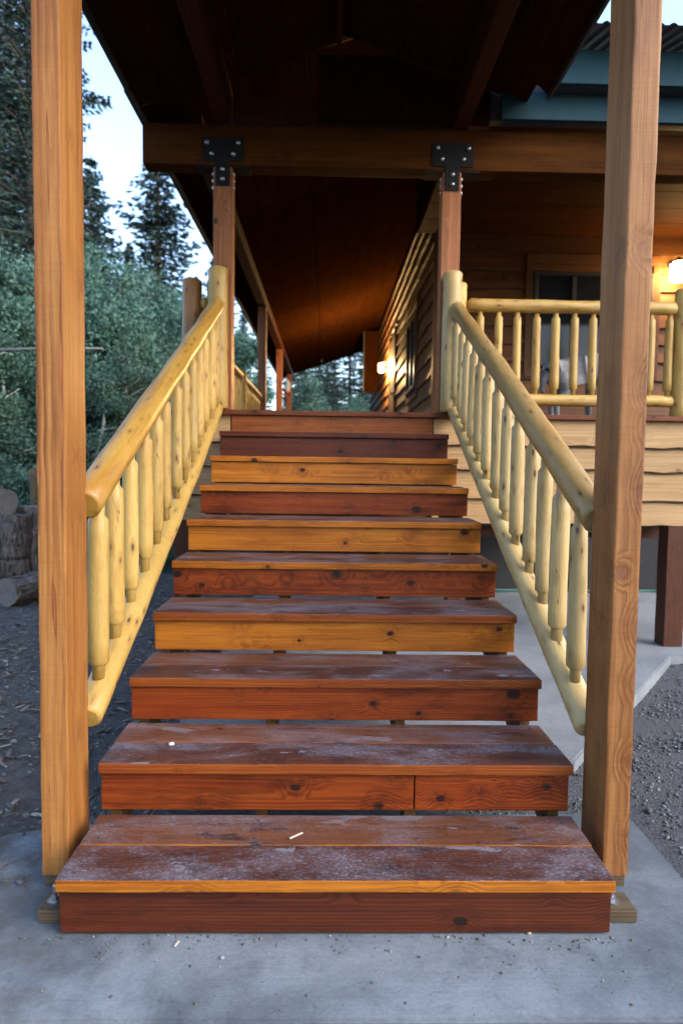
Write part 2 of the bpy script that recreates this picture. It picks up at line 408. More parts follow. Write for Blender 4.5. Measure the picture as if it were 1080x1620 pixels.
def leafmat(name, cols, rough=0.6, tr=0.0):
    s = NT(name, rough, 0.25)
    g = s.n('ShaderNodeNewGeometry').outputs['Random Per Island']
    R = s.rnd()
    cr = s.n('ShaderNodeValToRGB')
    els = cr.color_ramp.elements
    while len(els) < len(cols):
        els.new(0.5)
    for i, c in enumerate(cols):
        els[i].position = i / (len(cols) - 1)
        els[i].color = tuple(c) + (1,)
    s.t.links.new(g, cr.inputs[0])
    k = s.math('ADD', 0.8, s.math('MULTIPLY', R, 0.4))
    col = s.mix(1.0, cr.outputs[0], s.comb(k, k, k), 'MULTIPLY')
    s.color(col)
    if tr:
        tb = s.n('ShaderNodeBsdfTranslucent')
        s.t.links.new(col, tb.inputs[0])
        mx = s.n('ShaderNodeMixShader')
        mx.inputs[0].default_value = tr
        s.t.links.new(s.b.outputs[0], mx.inputs[1])
        s.t.links.new(tb.outputs[0], mx.inputs[2])
        s.t.links.new(mx.outputs[0], s.t.nodes['Material Output'].inputs[0])
    return s.m
MT['needle'] = leafmat('spruce_needles', [(0.012, 0.030, 0.026), (0.020, 0.044, 0.037), (0.032, 0.064, 0.053)])
MT['leaf'] = leafmat('aspen_leaves', [(0.026, 0.062, 0.046), (0.052, 0.112, 0.083), (0.105, 0.20, 0.15)], tr=0.3)
MT['treebark'] = plain('spruce_bark', (0.075, 0.062, 0.054), 0.9, nscale=20, amt=0.8, bump=0.5)
MT['aspenbark'] = plain('pale_aspen_bark', (0.30, 0.30, 0.28), 0.8, nscale=9, amt=0.9, bump=0.3)

# ------------------------------------------------------------------ object helpers
def tag(o, label, cat, group=None):
    o['label'] = label; o['category'] = cat
    if group: o['group'] = group
    return o

def thing(name, label, cat, loc=(0, 0, 0), group=None):
    o = bpy.data.objects.new(name, None)
    C.objects.link(o); o.location = loc; o.empty_display_size = 0.1
    return tag(o, label, cat, group)

def link(name, me, mats, parent=None, loc=(0, 0, 0), rot=None):
    o = bpy.data.objects.new(name, me)
    C.objects.link(o)
    if mats is not None and len(me.materials) == 0:
        for m in (mats if isinstance(mats, list) else [mats]):
            me.materials.append(m if not isinstance(m, str) else MT[m])
    loc = Vector(loc)
    if parent is not None:
        o.parent = parent
        q = parent
        while q is not None:
            loc = loc - q.location
            q = q.parent
    o.location = loc
    if rot is not None:
        if isinstance(rot, Quaternion):
            o.rotation_mode = 'QUATERNION'; o.rotation_quaternion = rot
        else:
            o.rotation_euler = rot
    return o

def mesh_from(name, verts, faces, smooth=False, mi=None):
    me = bpy.data.meshes.new(name)
    me.from_pydata([tuple(v) for v in verts], [], faces)
    if smooth:
        me.polygons.foreach_set('use_smooth', [True] * len(me.polygons))
    if mi is not None:
        me.polygons.foreach_set('material_index', mi)
    me.update()
    return me

_bc = {}
def box_mesh(sx, sy, sz, bev=0.004, key='', wear=0.0, seed=0):
    """bevelled box, centred in x and y, bottom at z=0"""
    k = (round(sx, 4), round(sy, 4), round(sz, 4), bev, key, wear, seed)
    if k in _bc: return _bc[k]
    bm = bmesh.new()
    bmesh.ops.create_cube(bm, size=1)
    for v in bm.verts:
        v.co = Vector((v.co.x * sx, v.co.y * sy, (v.co.z + .5) * sz))
    if bev:
        bmesh.ops.bevel(bm, geom=list(bm.edges), offset=bev, segments=2, affect='EDGES', profile=0.6)
    if wear:
        long = max(range(3), key=lambda i: (sx, sy, sz)[i])
        ed = [e for e in bm.edges if abs((e.verts[0].co - e.verts[1].co)[long]) > (sx, sy, sz)[long] * .5]
        bmesh.ops.subdivide_edges(bm, edges=ed, cuts=int((sx, sy, sz)[long] / 0.06), use_grid_fill=True)
        for v in bm.verts:
            q = v.co * 9 + Vector((seed * 3.1, seed, 0))
            n = noise.noise_vector(q) * wear
            n[long] *= 0.2
            v.co += n
    me = bpy.data.meshes.new('box')
    bm.to_mesh(me); bm.free()
    _bc[k] = me
    return me

def box(name, c0, c1, mat, parent=None, bev=0.004, wear=0.0, seed=0):
    """box between two corner points (metres)"""
    a = Vector([min(c0[i], c1[i]) for i in range(3)]); b = Vector([max(c0[i], c1[i]) for i in range(3)])
    s = b - a
    return link(name, box_mesh(s.x, s.y, s.z, bev, str(mat), wear, seed), mat, parent, ((a.x + b.x) / 2, (a.y + b.y) / 2, a.z))

def tube(radii, zs, nseg=16, bow=0.0, seed=0, rough=0.0, cap=True, ph=0.0):
    """log along +Z: list of radii at heights zs, with uneven surface"""
    v, f = [], []
    Lz = zs[-1] - zs[0]
    for i, (r, z) in enumerate(zip(radii, zs)):
        t = (z - zs[0]) / Lz
        ox = bow * math.sin(t * math.pi) * math.cos(seed); oy = bow * math.sin(t * math.pi) * math.sin(seed)
        for j in range(nseg):
            a = 2 * math.pi * j / nseg + ph
            k = 1 + rough * noise.noise(Vector((math.cos(a) * 1.3 + seed * 7.7, math.sin(a) * 1.3, z * 4.5)))
            v.append((ox + r * k * math.cos(a), oy + r * k * math.sin(a), z))
    n = len(zs)
    for i in range(n - 1):
        for j in range(nseg):
            j2 = (j + 1) % nseg
            f.append((i * nseg + j, i * nseg + j2, (i + 1) * nseg + j2, (i + 1) * nseg + j))
    side = len(f)
    if cap:
        f.append(tuple(range(nseg - 1, -1, -1)))
        f.append(tuple((n - 1) * nseg + j for j in range(nseg)))
    return v, f, side

def log_mesh(name, length, r0, r1, seed=0, tenon=0.0, chamfer=0.012, nseg=20, rough=0.10, bow=0.0):
    m = max(8, int(length / 0.09))
    zs, rs = [], []
    if tenon:
        tr = min(r0, r1) * 0.52
        # tenon, then shoulder cut like a sharpened pencil
        zs += [0, tenon * 0.80, tenon * 0.83, tenon]; rs += [tr * 1.15, tr * 1.2, tr * 1.35, r0 * 0.985]
        for i in range(1, m):
            t = i / m
            zs.append(tenon + (length - 2 * tenon) * t); rs.append(r0 + (r1 - r0) * t)
        zs += [length - tenon, length - tenon * 0.80, length]; rs += [r1 * 0.98, tr * 1.2, tr * 1.15]
    else:
        zs += [0, chamfer]; rs += [r0 - chamfer, r0]
        for i in range(1, m):
            t = i / m
            zs.append(chamfer + (length - 2 * chamfer) * t); rs.append(r0 + (r1 - r0) * t)
        zs += [length - chamfer, length]; rs += [r1, r1 - chamfer]
    v, f, side = tube(rs, zs, nseg, bow, seed, rough)
    me = mesh_from(name, v, f)
    me.polygons.foreach_set('use_smooth', [i < side for i in range(len(f))])
    return me

def log(name, p0, p1, r0, r1, mat, parent=None, seed=0, **kw):
    d = Vector(p1) - Vector(p0)
    me = log_mesh(name, d.length, r0, r1, seed, **kw)
    return link(name, me, mat, parent, p0, Vector((0, 0, 1)).rotation_difference(d.normalized()))

def live_board(length, h, seed, tb=0.048, tt=0.014, wav=0.016, seg=None):
    """lap siding board with an untrimmed lower edge; local X length, -Y outwards"""
    n = seg or max(10, int(length / 0.10))
    v, f, mi = [], [], []
    for i in range(n + 1):
        x = length * i / n
        e = wav * (noise.noise(Vector((x * 1.9, seed * 5.3, 0))) + 0.5 * noise.noise(Vector((x * 6.5, seed * 3.1, 4))))
        e2 = 0.009 + 0.010 * abs(noise.noise(Vector((x * 4, seed, 9))))
        v += [(x, 0, h + 0.03), (x, -tt, h + 0.03), (x, -tb, e + e2), (x, -tb * 0.86, e), (x, 0, e + 0.002)]
    for i in range(n):
        a, b = i * 5, (i + 1) * 5
        for k in range(5):
            k2 = (k + 1) % 5
            f.append((a + k, a + k2, b + k2, b + k))
            mi.append(1 if k == 2 else 0)
    f.append((0, 4, 3, 2, 1)); mi.append(0)
    f.append(tuple(n * 5 + k for k in range(5))); mi.append(0)
    return mesh_from('siding_board', v, f, mi=mi)

# ------------------------------------------------------------------ ground, slabs
def sheet(name, pts, z, mat):
    me = mesh_from(name, [(x, y, 0) for x, y in pts], [tuple(range(len(pts)))])
    o = link(name, me, mat, None, (0, 0, z)); o['kind'] = 'structure'
    return o

def ground_mesh():
    xs = np.concatenate([np.linspace(-300, -12, 14), np.linspace(-11, 11, 90), np.linspace(12, 300, 14)])
    ys = np.concatenate([np.linspace(-200, -1, 8), np.linspace(0, 24, 96), np.linspace(26, 400, 16)])
    v, f = [], []
    for y in ys:
        for x in xs:
            zz = -0.05 + 0.03 * noise.noise(Vector((x * 0.8, y * 0.8, 0))) + 0.012 * noise.noise(Vector((x * 4, y * 4, 3)))
            if x < -1.3 and 2.5 < y < 9: zz += 0.03
            if -1.25 < x < 1.3 and y < 3: zz -= 0.03
            v.append((x, y, zz))
    nx = len(xs)
    for j in range(len(ys) - 1):
        for i in range(nx - 1):
            f.append((j * nx + i, j * nx + i + 1, (j + 1) * nx + i + 1, (j + 1) * nx + i))
    return mesh_from('ground', v, f, smooth=True)
g = link('ground', ground_mesh(), 'ground'); g['kind'] = 'structure'
def gz(x, y):
    zz = -0.05 + 0.03 * noise.noise(Vector((x * 0.8, y * 0.8, 0))) + 0.012 * noise.noise(Vector((x * 4, y * 4, 3)))
    if x < -1.3 and 2.5 < y < 9: zz += 0.03
    if -1.25 < x < 1.3 and y < 3: zz -= 0.03
    return zz

def prism(name, pts, z0, z1, mat, bev=0.008):
    bm = bmesh.new()
    vs_ = [bm.verts.new((x, y, z0)) for x, y in pts]
    fa = bm.faces.new(vs_)
    bmesh.ops.recalc_face_normals(bm, faces=[fa])
    r = bmesh.ops.extrude_face_region(bm, geom=[fa])
    for e in r['geom']:
        if isinstance(e, bmesh.types.BMVert): e.co.z = z1
    bmesh.ops.recalc_face_normals(bm, faces=list(bm.faces))
    if bev:
        top = [e for e in bm.edges if all(abs(v.co.z - z1) < 1e-5 for v in e.verts)]
        bmesh.ops.bevel(bm, geom=top, offset=bev, segments=2, affect='EDGES')
    me = bpy.data.meshes.new(name); bm.to_mesh(me); bm.free()
    o = link(name, me, mat); o['kind'] = 'structure'
    return o
prism('concrete_pad', [(-1.6, 1.572), (1.208, 1.572), (1.208, 2.58), (-0.85, 2.56), (-1.02, 2.46), (-1.15, 2.42), (-1.3, 2.30), (-1.6, 2.2)], -0.16, 0.0, 'pad')
prism('concrete_walk', [(-1.6, 0.2), (1.208, 0.2), (1.208, 1.560), (-1.6, 1.560)], -0.16, -0.004, 'pad', 0.006)
prism('concrete_slab', [(-0.765, 3.03), (1.162, 3.03), (2.534, 4.83), (3.6, 5.0), (5.8, 7.8), (-0.765, 7.8)], -0.16, 0.02, 'slab')

# ------------------------------------------------------------------ staircase
RISE = 0.1791
SX0, SX1 = 0.0443 - 0.8, 0.0443 + 0.8
def YN(n): return 1.8524 + 0.3578 * (n - 1)
SXC, SW = (SX0 + SX1) / 2, SX1 - SX0
stair = thing('staircase', 'wide open-riser wooden staircase of stained planks rising to the deck', 'staircase', (SXC, 1.9, 0))
TF = ['honey', 'orange', 'orange', 'orange', 'honey', 'honey', 'honey', 'honey', 'darkred']
RF = ['darkred', 'red', 'red', 'honey', 'red', 'honey', 'red', 'honey', 'darkred']
T, TB = 0.036, 0.1805
def tread_mesh(seed):
    """plank with a top/other split so the cut front edge can keep its own stain"""
    me = box_mesh(SW, TB, T, 0.004, 'tread%d' % seed, 0.0013, seed).copy()
    return me
_v, _f, _s = tube([0.0052, 0.0052, 0.004], [0, 0.0016, 0.0022], 10)
screw_me = mesh_from('screw_head', _v, _f)
for n in range(1, 10):
    top = n * RISE
    yf = YN(n)
    for k in range(2):
        me = tread_mesh(n * 2 + k)
        me.materials.clear()
        me.materials.append(MT['tread_front' if k == 0 else 'tread_back'])
        me.materials.append(MT[TF[n - 1]])
        idx = []
        for p in me.polygons:
            idx.append(1 if (p.normal.y < -0.35) or abs(p.normal.x) > 0.7 else 0)
        me.polygons.foreach_set('material_index', idx)
        jit = random.uniform(-0.004, 0.004)
        tb_ = link('tread_board', me, None, stair, (SXC + jit, yf + TB / 2 + k * (TB + 0.004), top - T + random.uniform(-0.0015, 0.0015)))
        if n <= 6:
            for ax in (-0.715, -0.215, 0.30, 0.80):
                for dy in (-0.05, 0.05):
                    sc_ = link('screw_head', screw_me, 'darktrim', tb_)
                    sc_.location = (ax - SXC + random.uniform(-.006, .006), dy + random.uniform(-.006, .006), T - 0.0012)
    # riser boards: the second is pieced from two lengths
    h = 0.1325 if n > 1 else 0.134
    zt = top - T - 0.0015
    yr = yf + 0.021
    if n == 2:
        xs = SX0 + SW * 0.665
        box('riser_board', (SX0 + 0.004, yr, zt - h), (xs - 0.002, yr + T, zt), RF[n - 1], stair, 0.004, 0.001, n)
        box('riser_board', (xs + 0.002, yr, zt - h), (SX1 - 0.006, yr + T, zt), RF[n - 1], stair, 0.004, 0.001, n + 30)
    else:
        box('riser_board', (SX0 + 0.003, yr, zt - h), (SX1 - 0.004, yr + T, zt), RF[n - 1], stair, 0.004, 0.001, n)
# saw-tooth stringers
def stringer_mesh():
    pts = []
    zb = T + 0.0025
    y0 = YN(1) + 0.021 + T + 0.002
    pts.append((y0, 0.042))
    for n in range(1, 10):
        y = YN(n) + 0.021 + T + 0.002
        pts.append((y, (n - 1) * RISE - zb if n > 1 else 0.042))
        pts.append((y, n * RISE - zb))
    ye = YN(10) + 0.03
    pts.append((ye, 9 * RISE - zb))
    pts.append((ye, 9 * RISE - 0.42))
    pts.append((y0 + 0.36, 0.042))
    q = []
    for p in pts:
        if not q or (abs(p[0] - q[-1][0]) + abs(p[1] - q[-1][1])) > 1e-6: q.append(p)
    w = 0.019
    v = [(-w, y - 1.9, z) for y, z in q] + [(w, y - 1.9, z) for y, z in q]
    k = len(q)
    bm = bmesh.new()
    bv = [bm.verts.new(c) for c in v]
    for i in range(k):
        j = (i + 1) % k
        bm.faces.new((bv[i], bv[j], bv[k + j], bv[k + i]))
    f1 = bm.faces.new(bv[:k]); f2 = bm.faces.new(bv[k:][::-1])
    bm.normal_update()
    bmesh.ops.triangulate(bm, faces=[f1, f2])
    bmesh.ops.recalc_face_normals(bm, faces=list(bm.faces))
    me = bpy.data.meshes.new('stringer'); bm.to_mesh(me); bm.free()
    return me
sm = stringer_mesh()
for a in (-0.715, -0.215, 0.30, 0.80):
    link('stringer', sm, 'stringer', stair, (a, 1.9, 0))
plate = box('base_plate', (-0.838, 1.925, 0.002), (0.945, 2.014, 0.040), 'treated', stair, 0.004, 0.002, 3)

# ------------------------------------------------------------------ front posts
def front_post(name, xin, side, label, mat, seed):
    x0, x1 = (xin - 0.0853, xin) if side < 0 else (xin, xin + 0.0845)
    yb = 2.10
    t = thing(name, label, 'post', ((x0 + x1) / 2, yb + 0.10, 0.0))
    box('shaft', (x0, yb, 0.036), (x1, yb + 0.191, 11.0 * U), mat, t, 0.006, 0.0025, seed)
    box('post_foot', (x0 + 0.006, yb + 0.006, 0.0), (x1 - 0.006, yb + 0.18, 0.036), 'treated', t, 0.003, 0.001, seed)
    return t
front_post('timber_post', -0.812, -1, 'tall amber timber post at the left foot of the stairs', 'post', 5)
front_post('timber_post', 0.908, 1, 'tall pinkish timber post at the right foot of the stairs', 'post_pale', 8)

# anchor bolts standing in the base plate
for i, (a, lab) in enumerate(((-0.805 / U, 'small zinc anchor bolt beside the left end of the bottom step'), (0.885 / U, 'small zinc anchor bolt beside the right end of the bottom step'))):
    t = thing('anchor_bolt', lab, 'bolt', (a * U, 1.972, 0.04), 'anchor bolts in the base plate')
    v, f, s_ = tube([0.022, 0.022], [0, 0.004], 16)
    link('washer', mesh_from('washer', v, f), 'zinc', t, (a * U, 1.972, 0.0402))
    v, f, s_ = tube([0.012, 0.013, 0.012], [0, 0.006, 0.013], 6)
    link('nut', mesh_from('nut', v, f), 'zinc', t, (a * U, 1.972, 0.0443))
    v, f, s_ = tube([0.0065, 0.0065, 0.005], [0, 0.03, 0.033], 12)
    link('shank', mesh_from('shank', v, f), 'zinc', t, (a * U, 1.972, 0.0574))

# ------------------------------------------------------------------ stair railings
def nose(y):                     # height of the nosing line at depth y
    return RISE * (1 + (y - 1.8524) / 0.3578)
def stair_rail(X, y0, nb, step, lo, hi, el, eh, newel, label, mlog, mrail, seed0):
    t = thing('stair_railing', label, 'railing', (X, 3.6, nose(3.6)))
    yl, yh = 2.298, 5.05
    rr = 0.051
    log('bottom_rail', (X, yl, nose(yl) + lo + el), (X, yh, nose(yh) + lo), rr * 0.98, rr * 0.94, mlog, t, seed0, rough=0.12, bow=0.010)
    log('handrail', (X, yl - 0.004, nose(yl) + hi + eh), (X, yh, nose(yh) + hi), rr * 1.12, rr * 1.02, mrail, t, seed0 + 1, rough=0.10, bow=0.012)
    for i in range(nb):
        y = y0 + step * i
        r0 = random.uniform(0.0325, 0.038); r1 = r0 * random.uniform(0.88, 1.0)
        jx = random.uniform(-0.005, 0.005); jt = random.uniform(-0.006, 0.006)
        k_ = (yh - y) / (yh - yl)
        log('baluster', Vector((X + jx, y, nose(y) + lo + el * k_ + 0.030)), Vector((X + jx + jt, y, nose(y) + hi + eh * k_ - 0.040)), r0, r1,
            mlog, t, seed0 + 10 + i, tenon=0.078, nseg=16, rough=0.06, bow=random.uniform(0, 0.005))
    # log newel against the square post at the top
    log('newel_post', Vector((newel, 5.058, DZ + 0.004)), Vector((newel, 5.058, DZ + 1.03)), 0.074, 0.070, mlog, t, seed0 + 40, rough=0.06)
    return t
DZ = 10 * RISE
stair_rail(-0.822, 2.42, 13, 0.2095, 0.03, 0.785, 0.045, 0.03, -0.822, 'golden peeled-log railing on the left side of the stairs', 'log', 'rail', 1)
stair_rail(0.933, 2.45, 13, 0.212, 0.035, 0.785, 0.012, 0.0, 0.905, 'pale peeled-log railing on the right side of the stairs', 'log_pale', 'rail_pale', 60)

# ------------------------------------------------------------------ deck
deck = thing('porch_deck', 'raised wooden porch deck at the top of the stairs', 'deck', P(2, 18, 0))
DL, DR = -1.17 / U, 2.76 / U
yf = YN(10)
bw = 0.140
i = 0
y = yf
while y < 7.73 - bw:
    box('deck_board', (DL * U, y, DZ - T), (DR * U, y + bw, DZ), 'deck', deck, 0.004)
    y += bw + 0.005
while y < 19.4:
    box('deck_board', (DL * U, y, DZ - T), (1.16, y + bw, DZ), 'deck', deck, 0.004)
    y += bw + 0.005
box('rim_board', (SX0 + 0.03, yf + 0.030, DZ - T - 0.155), (SX1 - 0.06, yf + 0.068, DZ - T - 0.0015), 'rimboard', deck, 0.003, 0.001, 2)
# live edge skirting right and left of the stairs
seed = 100
def skirt(x0, x1, y, zs, mat, parent):
    global seed
    for za, zb_ in zip(zs[:-1], zs[1:]):
        seed += 1
        me = live_board(x1 - x0, zb_ - za, seed, wav=0.020)
        if zb_ == zs[-1]:
            for v_ in me.vertices:
                if v_.co.z > zb_ - za: v_.co.z = zb_ - za
        link('siding_board', me, [mat, 'bark'], parent, (x0, y, za))
ZS = [0.955, 1.137, 1.365, 1.545, DZ - T - 0.002]
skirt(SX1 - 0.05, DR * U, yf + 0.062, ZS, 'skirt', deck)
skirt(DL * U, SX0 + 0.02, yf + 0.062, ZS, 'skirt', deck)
box('rim_joist', (DL * U, yf + 0.072, 0.965), (DR * U - 0.01, yf + 0.11, DZ - T - 0.003), 'stringer', deck, 0)
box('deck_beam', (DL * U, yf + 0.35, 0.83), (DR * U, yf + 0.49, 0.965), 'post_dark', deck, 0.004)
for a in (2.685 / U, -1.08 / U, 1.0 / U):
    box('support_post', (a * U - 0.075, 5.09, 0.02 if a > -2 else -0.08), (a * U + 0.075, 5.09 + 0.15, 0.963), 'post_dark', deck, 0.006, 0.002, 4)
for k in range(9):
    a = DL + 0.5 + k * 1.2
    box('floor_joist', (a * U, yf + 0.115, DZ - T - 0.19), (a * U + 0.038, 7.6, DZ - T - 0.004), 'stringer', deck, 0)
# right-hand side skirt of the deck, closes it toward the gravel
box('side_rim', (DR * U - 0.009, yf + 0.07, 0.965), (DR * U + 0.03, 7.65, DZ - T - 0.003), 'stringer', deck, 0.003)

def flat_rail(p0, p1, nb, label, mlog, mrail, seed0, first=None, last=None, posts=(), zt=2.27, zb=0.33):
    """horizontal log railing between two plan points (units) standing on the deck"""
    a, b = Vector((p0[0] * U, p0[1] * U, DZ)), Vector((p1[0] * U, p1[1] * U, DZ))
    t = thing('deck_railing', label, 'railing', (a + b) / 2)
    d = (b - a).normalized()
    log('top_rail', a + Vector((0, 0, zt * U)), b + Vector((0, 0, zt * U)), 0.050, 0.050, mrail, t, seed0, rough=0.10, chamfer=0.03, bow=0.006)
    log('bottom_rail', a + Vector((0, 0, zb * U)), b + Vector((0, 0, zb * U)), 0.045, 0.044, mlog, t, seed0 + 1, rough=0.10, chamfer=0.03, bow=0.005)
    L = (b - a).length
    f0 = first if first is not None else L / (nb + 1)
    f1 = last if last is not None else L * nb / (nb + 1)
    for i in range(nb):
        q = a + d * (f0 + (f1 - f0) * i / max(1, nb - 1))
        r0 = random.uniform(0.030, 0.036)
        log('baluster', q + Vector((0, 0, zb * U + 0.030)), q + Vector((random.uniform(-.006, .006), 0, zt * U - 0.034)), r0, r0 * 0.94, mlog, t, seed0 + 5 + i,
            tenon=0.055, nseg=14, rough=0.09, bow=random.uniform(0, 0.005))
    for k, (pa, pd, r, h) in enumerate(posts):
        log('rail_post', P(pa, pd, 0) + Vector((0, 0, DZ)), P(pa, pd, 0) + Vector((0, 0, DZ + h * U)), r, r * 0.95, mlog, t, seed0 + 70 + k, rough=0.06)
    return t
def um(x, y): return (x / U, y / U)
Y2 = 5.175
flat_rail(um(1.035, Y2), um(2.655, Y2), 11, 'pale peeled-log deck railing in front of the dog and window', 'log', 'log', 200,
          first=0.102, last=1.562, posts=((0.985 / U, Y2 / U, 0.050, 2.74), (2.70 / U, Y2 / U, 0.070, 2.7)), zt=2.29, zb=0.34)
flat_rail(um(-0.975, Y2), um(-0.90, Y2), 1, 'short log railing with a thick brown corner post left of the stair top', 'log_brown', 'log', 300,
          posts=((-1.035 / U, Y2 / U, 0.076, 2.70), (-0.875 / U, 5.14 / U, 0.045, 2.68)), zt=2.2)
flat_rail(um(-1.09, 5.32), um(-1.09, 8.35), 20, 'long brown-topped log railing along the left edge of the deck', 'log', 'rail_brown', 340,
          posts=((-1.09 / U, 8.45 / U, 0.075, 2.15),), zt=1.95)
flat_rail(um(-1.09, 8.58), um(-1.09, 10.65), 13, 'far brown-topped log railing past the middle post on the left', 'log', 'rail_brown', 400,
          posts=(), zt=1.95)

# ------------------------------------------------------------------ upper porch posts with black tie plates
def bolt_mesh():
    v, f, s_ = tube([0.017, 0.017, 0.013, 0.005], [0, 0.004, 0.011, 0.015], 14)
    return mesh_from('bolt', v, f, True)
bm_ = bolt_mesh()
HB, HT = 3.588 / U, 3.88 / U           # header bottom and top
YP = 5.133 / U                      # header front face
def upper_post(a, label):
    t = thing('porch_post', label, 'post', P(a, YP + 0.2, DZ / U))
    box('shaft', P(a - 0.195, YP + 0.01, DZ / U + 0.002), P(a + 0.195, YP + 0.40, HB - 0.036), 'post_upper', t, 0.005, 0.0015, int(a * 10))
    for fr in (0,):
        yy = YP * U - 0.008 if fr == 0 else (YP + 0.44) * U + 0.001
        yo = yy
        v2 = [(-0.152, 0.195), (0.152, 0.195), (0.152, 0.022), (0.052, 0.022), (0.052, -0.150), (-0.052, -0.150), (-0.052, 0.022), (-0.152, 0.022)]
        if fr: v2 = [(x * 1.9 if z > 0 and abs(x) > 0.06 else x, z * (0.8 if z > 0 else 1)) for x, z in v2]
        v = [(x, 0, z) for x, z in v2] + [(x, 0.007, z) for x, z in v2]
        f = [tuple(range(7, -1, -1)), tuple(range(8, 16))] + [(k, (k + 1) % 8, 8 + (k + 1) % 8, 8 + k) for k in range(8)]
        bm = bmesh.new()
        bv = [bm.verts.new(c) for c in v]
        for q in f: bm.faces.new([bv[k] for k in q])
        bm.normal_update()
        bmesh.ops.triangulate(bm, faces=[fc for fc in bm.faces if len(fc.verts) > 4])
        bmesh.ops.recalc_face_normals(bm, faces=list(bm.faces))
        me = bpy.data.meshes.new('tie_plate'); bm.to_mesh(me); bm.free()
        pl = link('tie_plate', me, 'iron', t, (a * U, yo, HB * U))
        if fr == 0:
            for bx_, bz in ((-0.115, 0.155), (0.115, 0.155), (-0.08, 0.075), (0.08, 0.075), (0, -0.035), (0, -0.105)):
                link('bolt', bm_, 'zinc', pl, (a * U + bx_, yo - 0.0005, HB * U + bz), (math.radians(90), 0, 0))
    box('seat_plate', (a * U - 0.20, (YP + 0.015) * U, HB * U - 0.012), (a * U + 0.20, (YP + 0.43) * U, HB * U - 0.0005), 'iron', t, 0.002)
    for sgn in (-1, 1):         # nuts that stick out of the post's sides
        for bz in (-0.05, -0.10, -0.15):
            link('side_bolt', bm_, 'zinc', t, (a * U + sgn * 0.0705, (YP + 0.12) * U, HB * U + bz), (0, math.radians(90 * sgn), 0))
    return t
upper_post(-0.802 / U, 'reddish square post with black steel plate above the left railing')
upper_post(0.8965 / U, 'reddish square post with black steel plate above the right railing')

hb = thing('header_beam', 'heavy timber header beam across the two plated posts', 'beam', P(2, YP, HB))
box('timber', P(-1.392 / U, YP, HB), P(13.5, YP + 0.44, HT), 'beam', hb, 0.008, 0.002, 12)
box('upper_timber', P(-2.0, YP + 0.05, HT + 0.004), P(2.4, YP + 0.40, HT + 0.55), 'beam_y', hb, 0.008, 0.001, 13)

# side porch: beam on a row of posts that leads away on the left
sb = thing('side_beam', 'long timber beam under the left eave of the side porch', 'beam', (-1.056, 12, 3.9))
box('timber', (-1.12, 5.30, 3.90), (-0.99, 19.4, 4.05), 'beam_y', sb, 0.006)
for y, lab in ((10.78, 'near brown square post under the left porch eave'), (14.5, 'middle brown square post under the left porch eave'), (18.2, 'farthest brown square post under the left porch eave')):
    t = thing('eave_post', lab, 'post', (-1.056, y, DZ), 'posts under the left porch eave')
    box('shaft', (-1.056 - .065, y - .065, DZ + .002), (-1.056 + .065, y + .065, 3.898), 'post_upper', t, 0.005)

# ------------------------------------------------------------------ roofs
PIT, ZC = 0.34, 4.456 / U            # ceiling plane of the left slope: z = ZC + PIT*lat
RL = 0.12
def zl(a): return ZC + PIT * a
def zr(a): return ZC + 2 * PIT * RL - PIT * a
def slab_poly(name, pts3, th, mat, parent, up=Vector((0, 0, 1))):
    """thin plate: polygon of 3D points, given thickness upwards"""
    o = sum((Vector(p) for p in pts3), Vector()) / len(pts3)
    n = len(pts3)
    v = [Vector(p) - o for p in pts3] + [Vector(p) - o + up * th for p in pts3]
    bm = bmesh.new()
    bv = [bm.verts.new(c) for c in v]
    bm.faces.new(bv[:n]); bm.faces.new(bv[n:][::-1])
    for k in range(n):
        bm.faces.new((bv[k], bv[n + k], bv[n + (k + 1) % n], bv[(k + 1) % n]))
    bmesh.ops.recalc_face_normals(bm, faces=list(bm.faces))
    me = bpy.data.meshes.new(name); bm.to_mesh(me); bm.free()
    return link(name, me, mat, parent, o)
def corrugated(name, a0, a1, d0, d1, zfun, mat, parent, along='lat', pitch=0.09, amp=0.010, off=0.0):
    """corrugated sheet; ribs run along the slope"""
    v, f = [], []
    if along == 'lat':          # slope in lateral direction, ribs repeat along depth
        n = int((d1 - d0) * U / pitch * 6)
        for i in range(n + 1):
            d = d0 + (d1 - d0) * i / n
            h = amp * max(-0.5, math.cos(2 * math.pi * i / 6))
            for a in (a0, a1):
                p = P(a, d, zfun(a)); v.append((p.x, p.y, p.z + h + off))
        for i in range(n): f.append((2 * i, 2 * i + 1, 2 * i + 3, 2 * i + 2))
    else:
        n = int((a1 - a0) * U / pitch * 6)
        for i in range(n + 1):
            a = a0 + (a1 - a0) * i / n
            h = amp * max(-0.5, math.cos(2 * math.pi * i / 6))
            for d in (d0, d1):
                p = P(a, d, zfun(d)); v.append((p.x, p.y, p.z + h + off))
        for i in range(n): f.append((2 * i, 2 * i + 1, 2 * i + 3, 2 * i + 2))
    o = Vector(v[0])
    return link(name, mesh_from(name, [Vector(c) - o for c in v], f), mat, parent, o)

sr = thing('stair_roof', 'dark plywood-lined gable roof over the stairs', 'roof', P(0.1, 9, 11))
ELa, ERa, D0, D1 = -1.40 / U, 1.49 / U, 3.6, 4.82 / U
TH = 0.012
GAP = 0.012
dseg = [D0, 6.9, 10.1, D1, YP - 0.04]
for i in range(len(dseg) - 1):
    a_, b_ = dseg[i] + GAP, dseg[i + 1] - GAP
    for (u, w) in ((ELa, -1.85), (-1.85, RL)):
        uu, ww = u + GAP, w - GAP
        slab_poly('ceiling_panel', [P(uu, a_, zl(uu)), P(ww, a_, zl(ww)), P(ww, b_, zl(ww)), P(uu, b_, zl(uu))], TH, 'ply', sr)
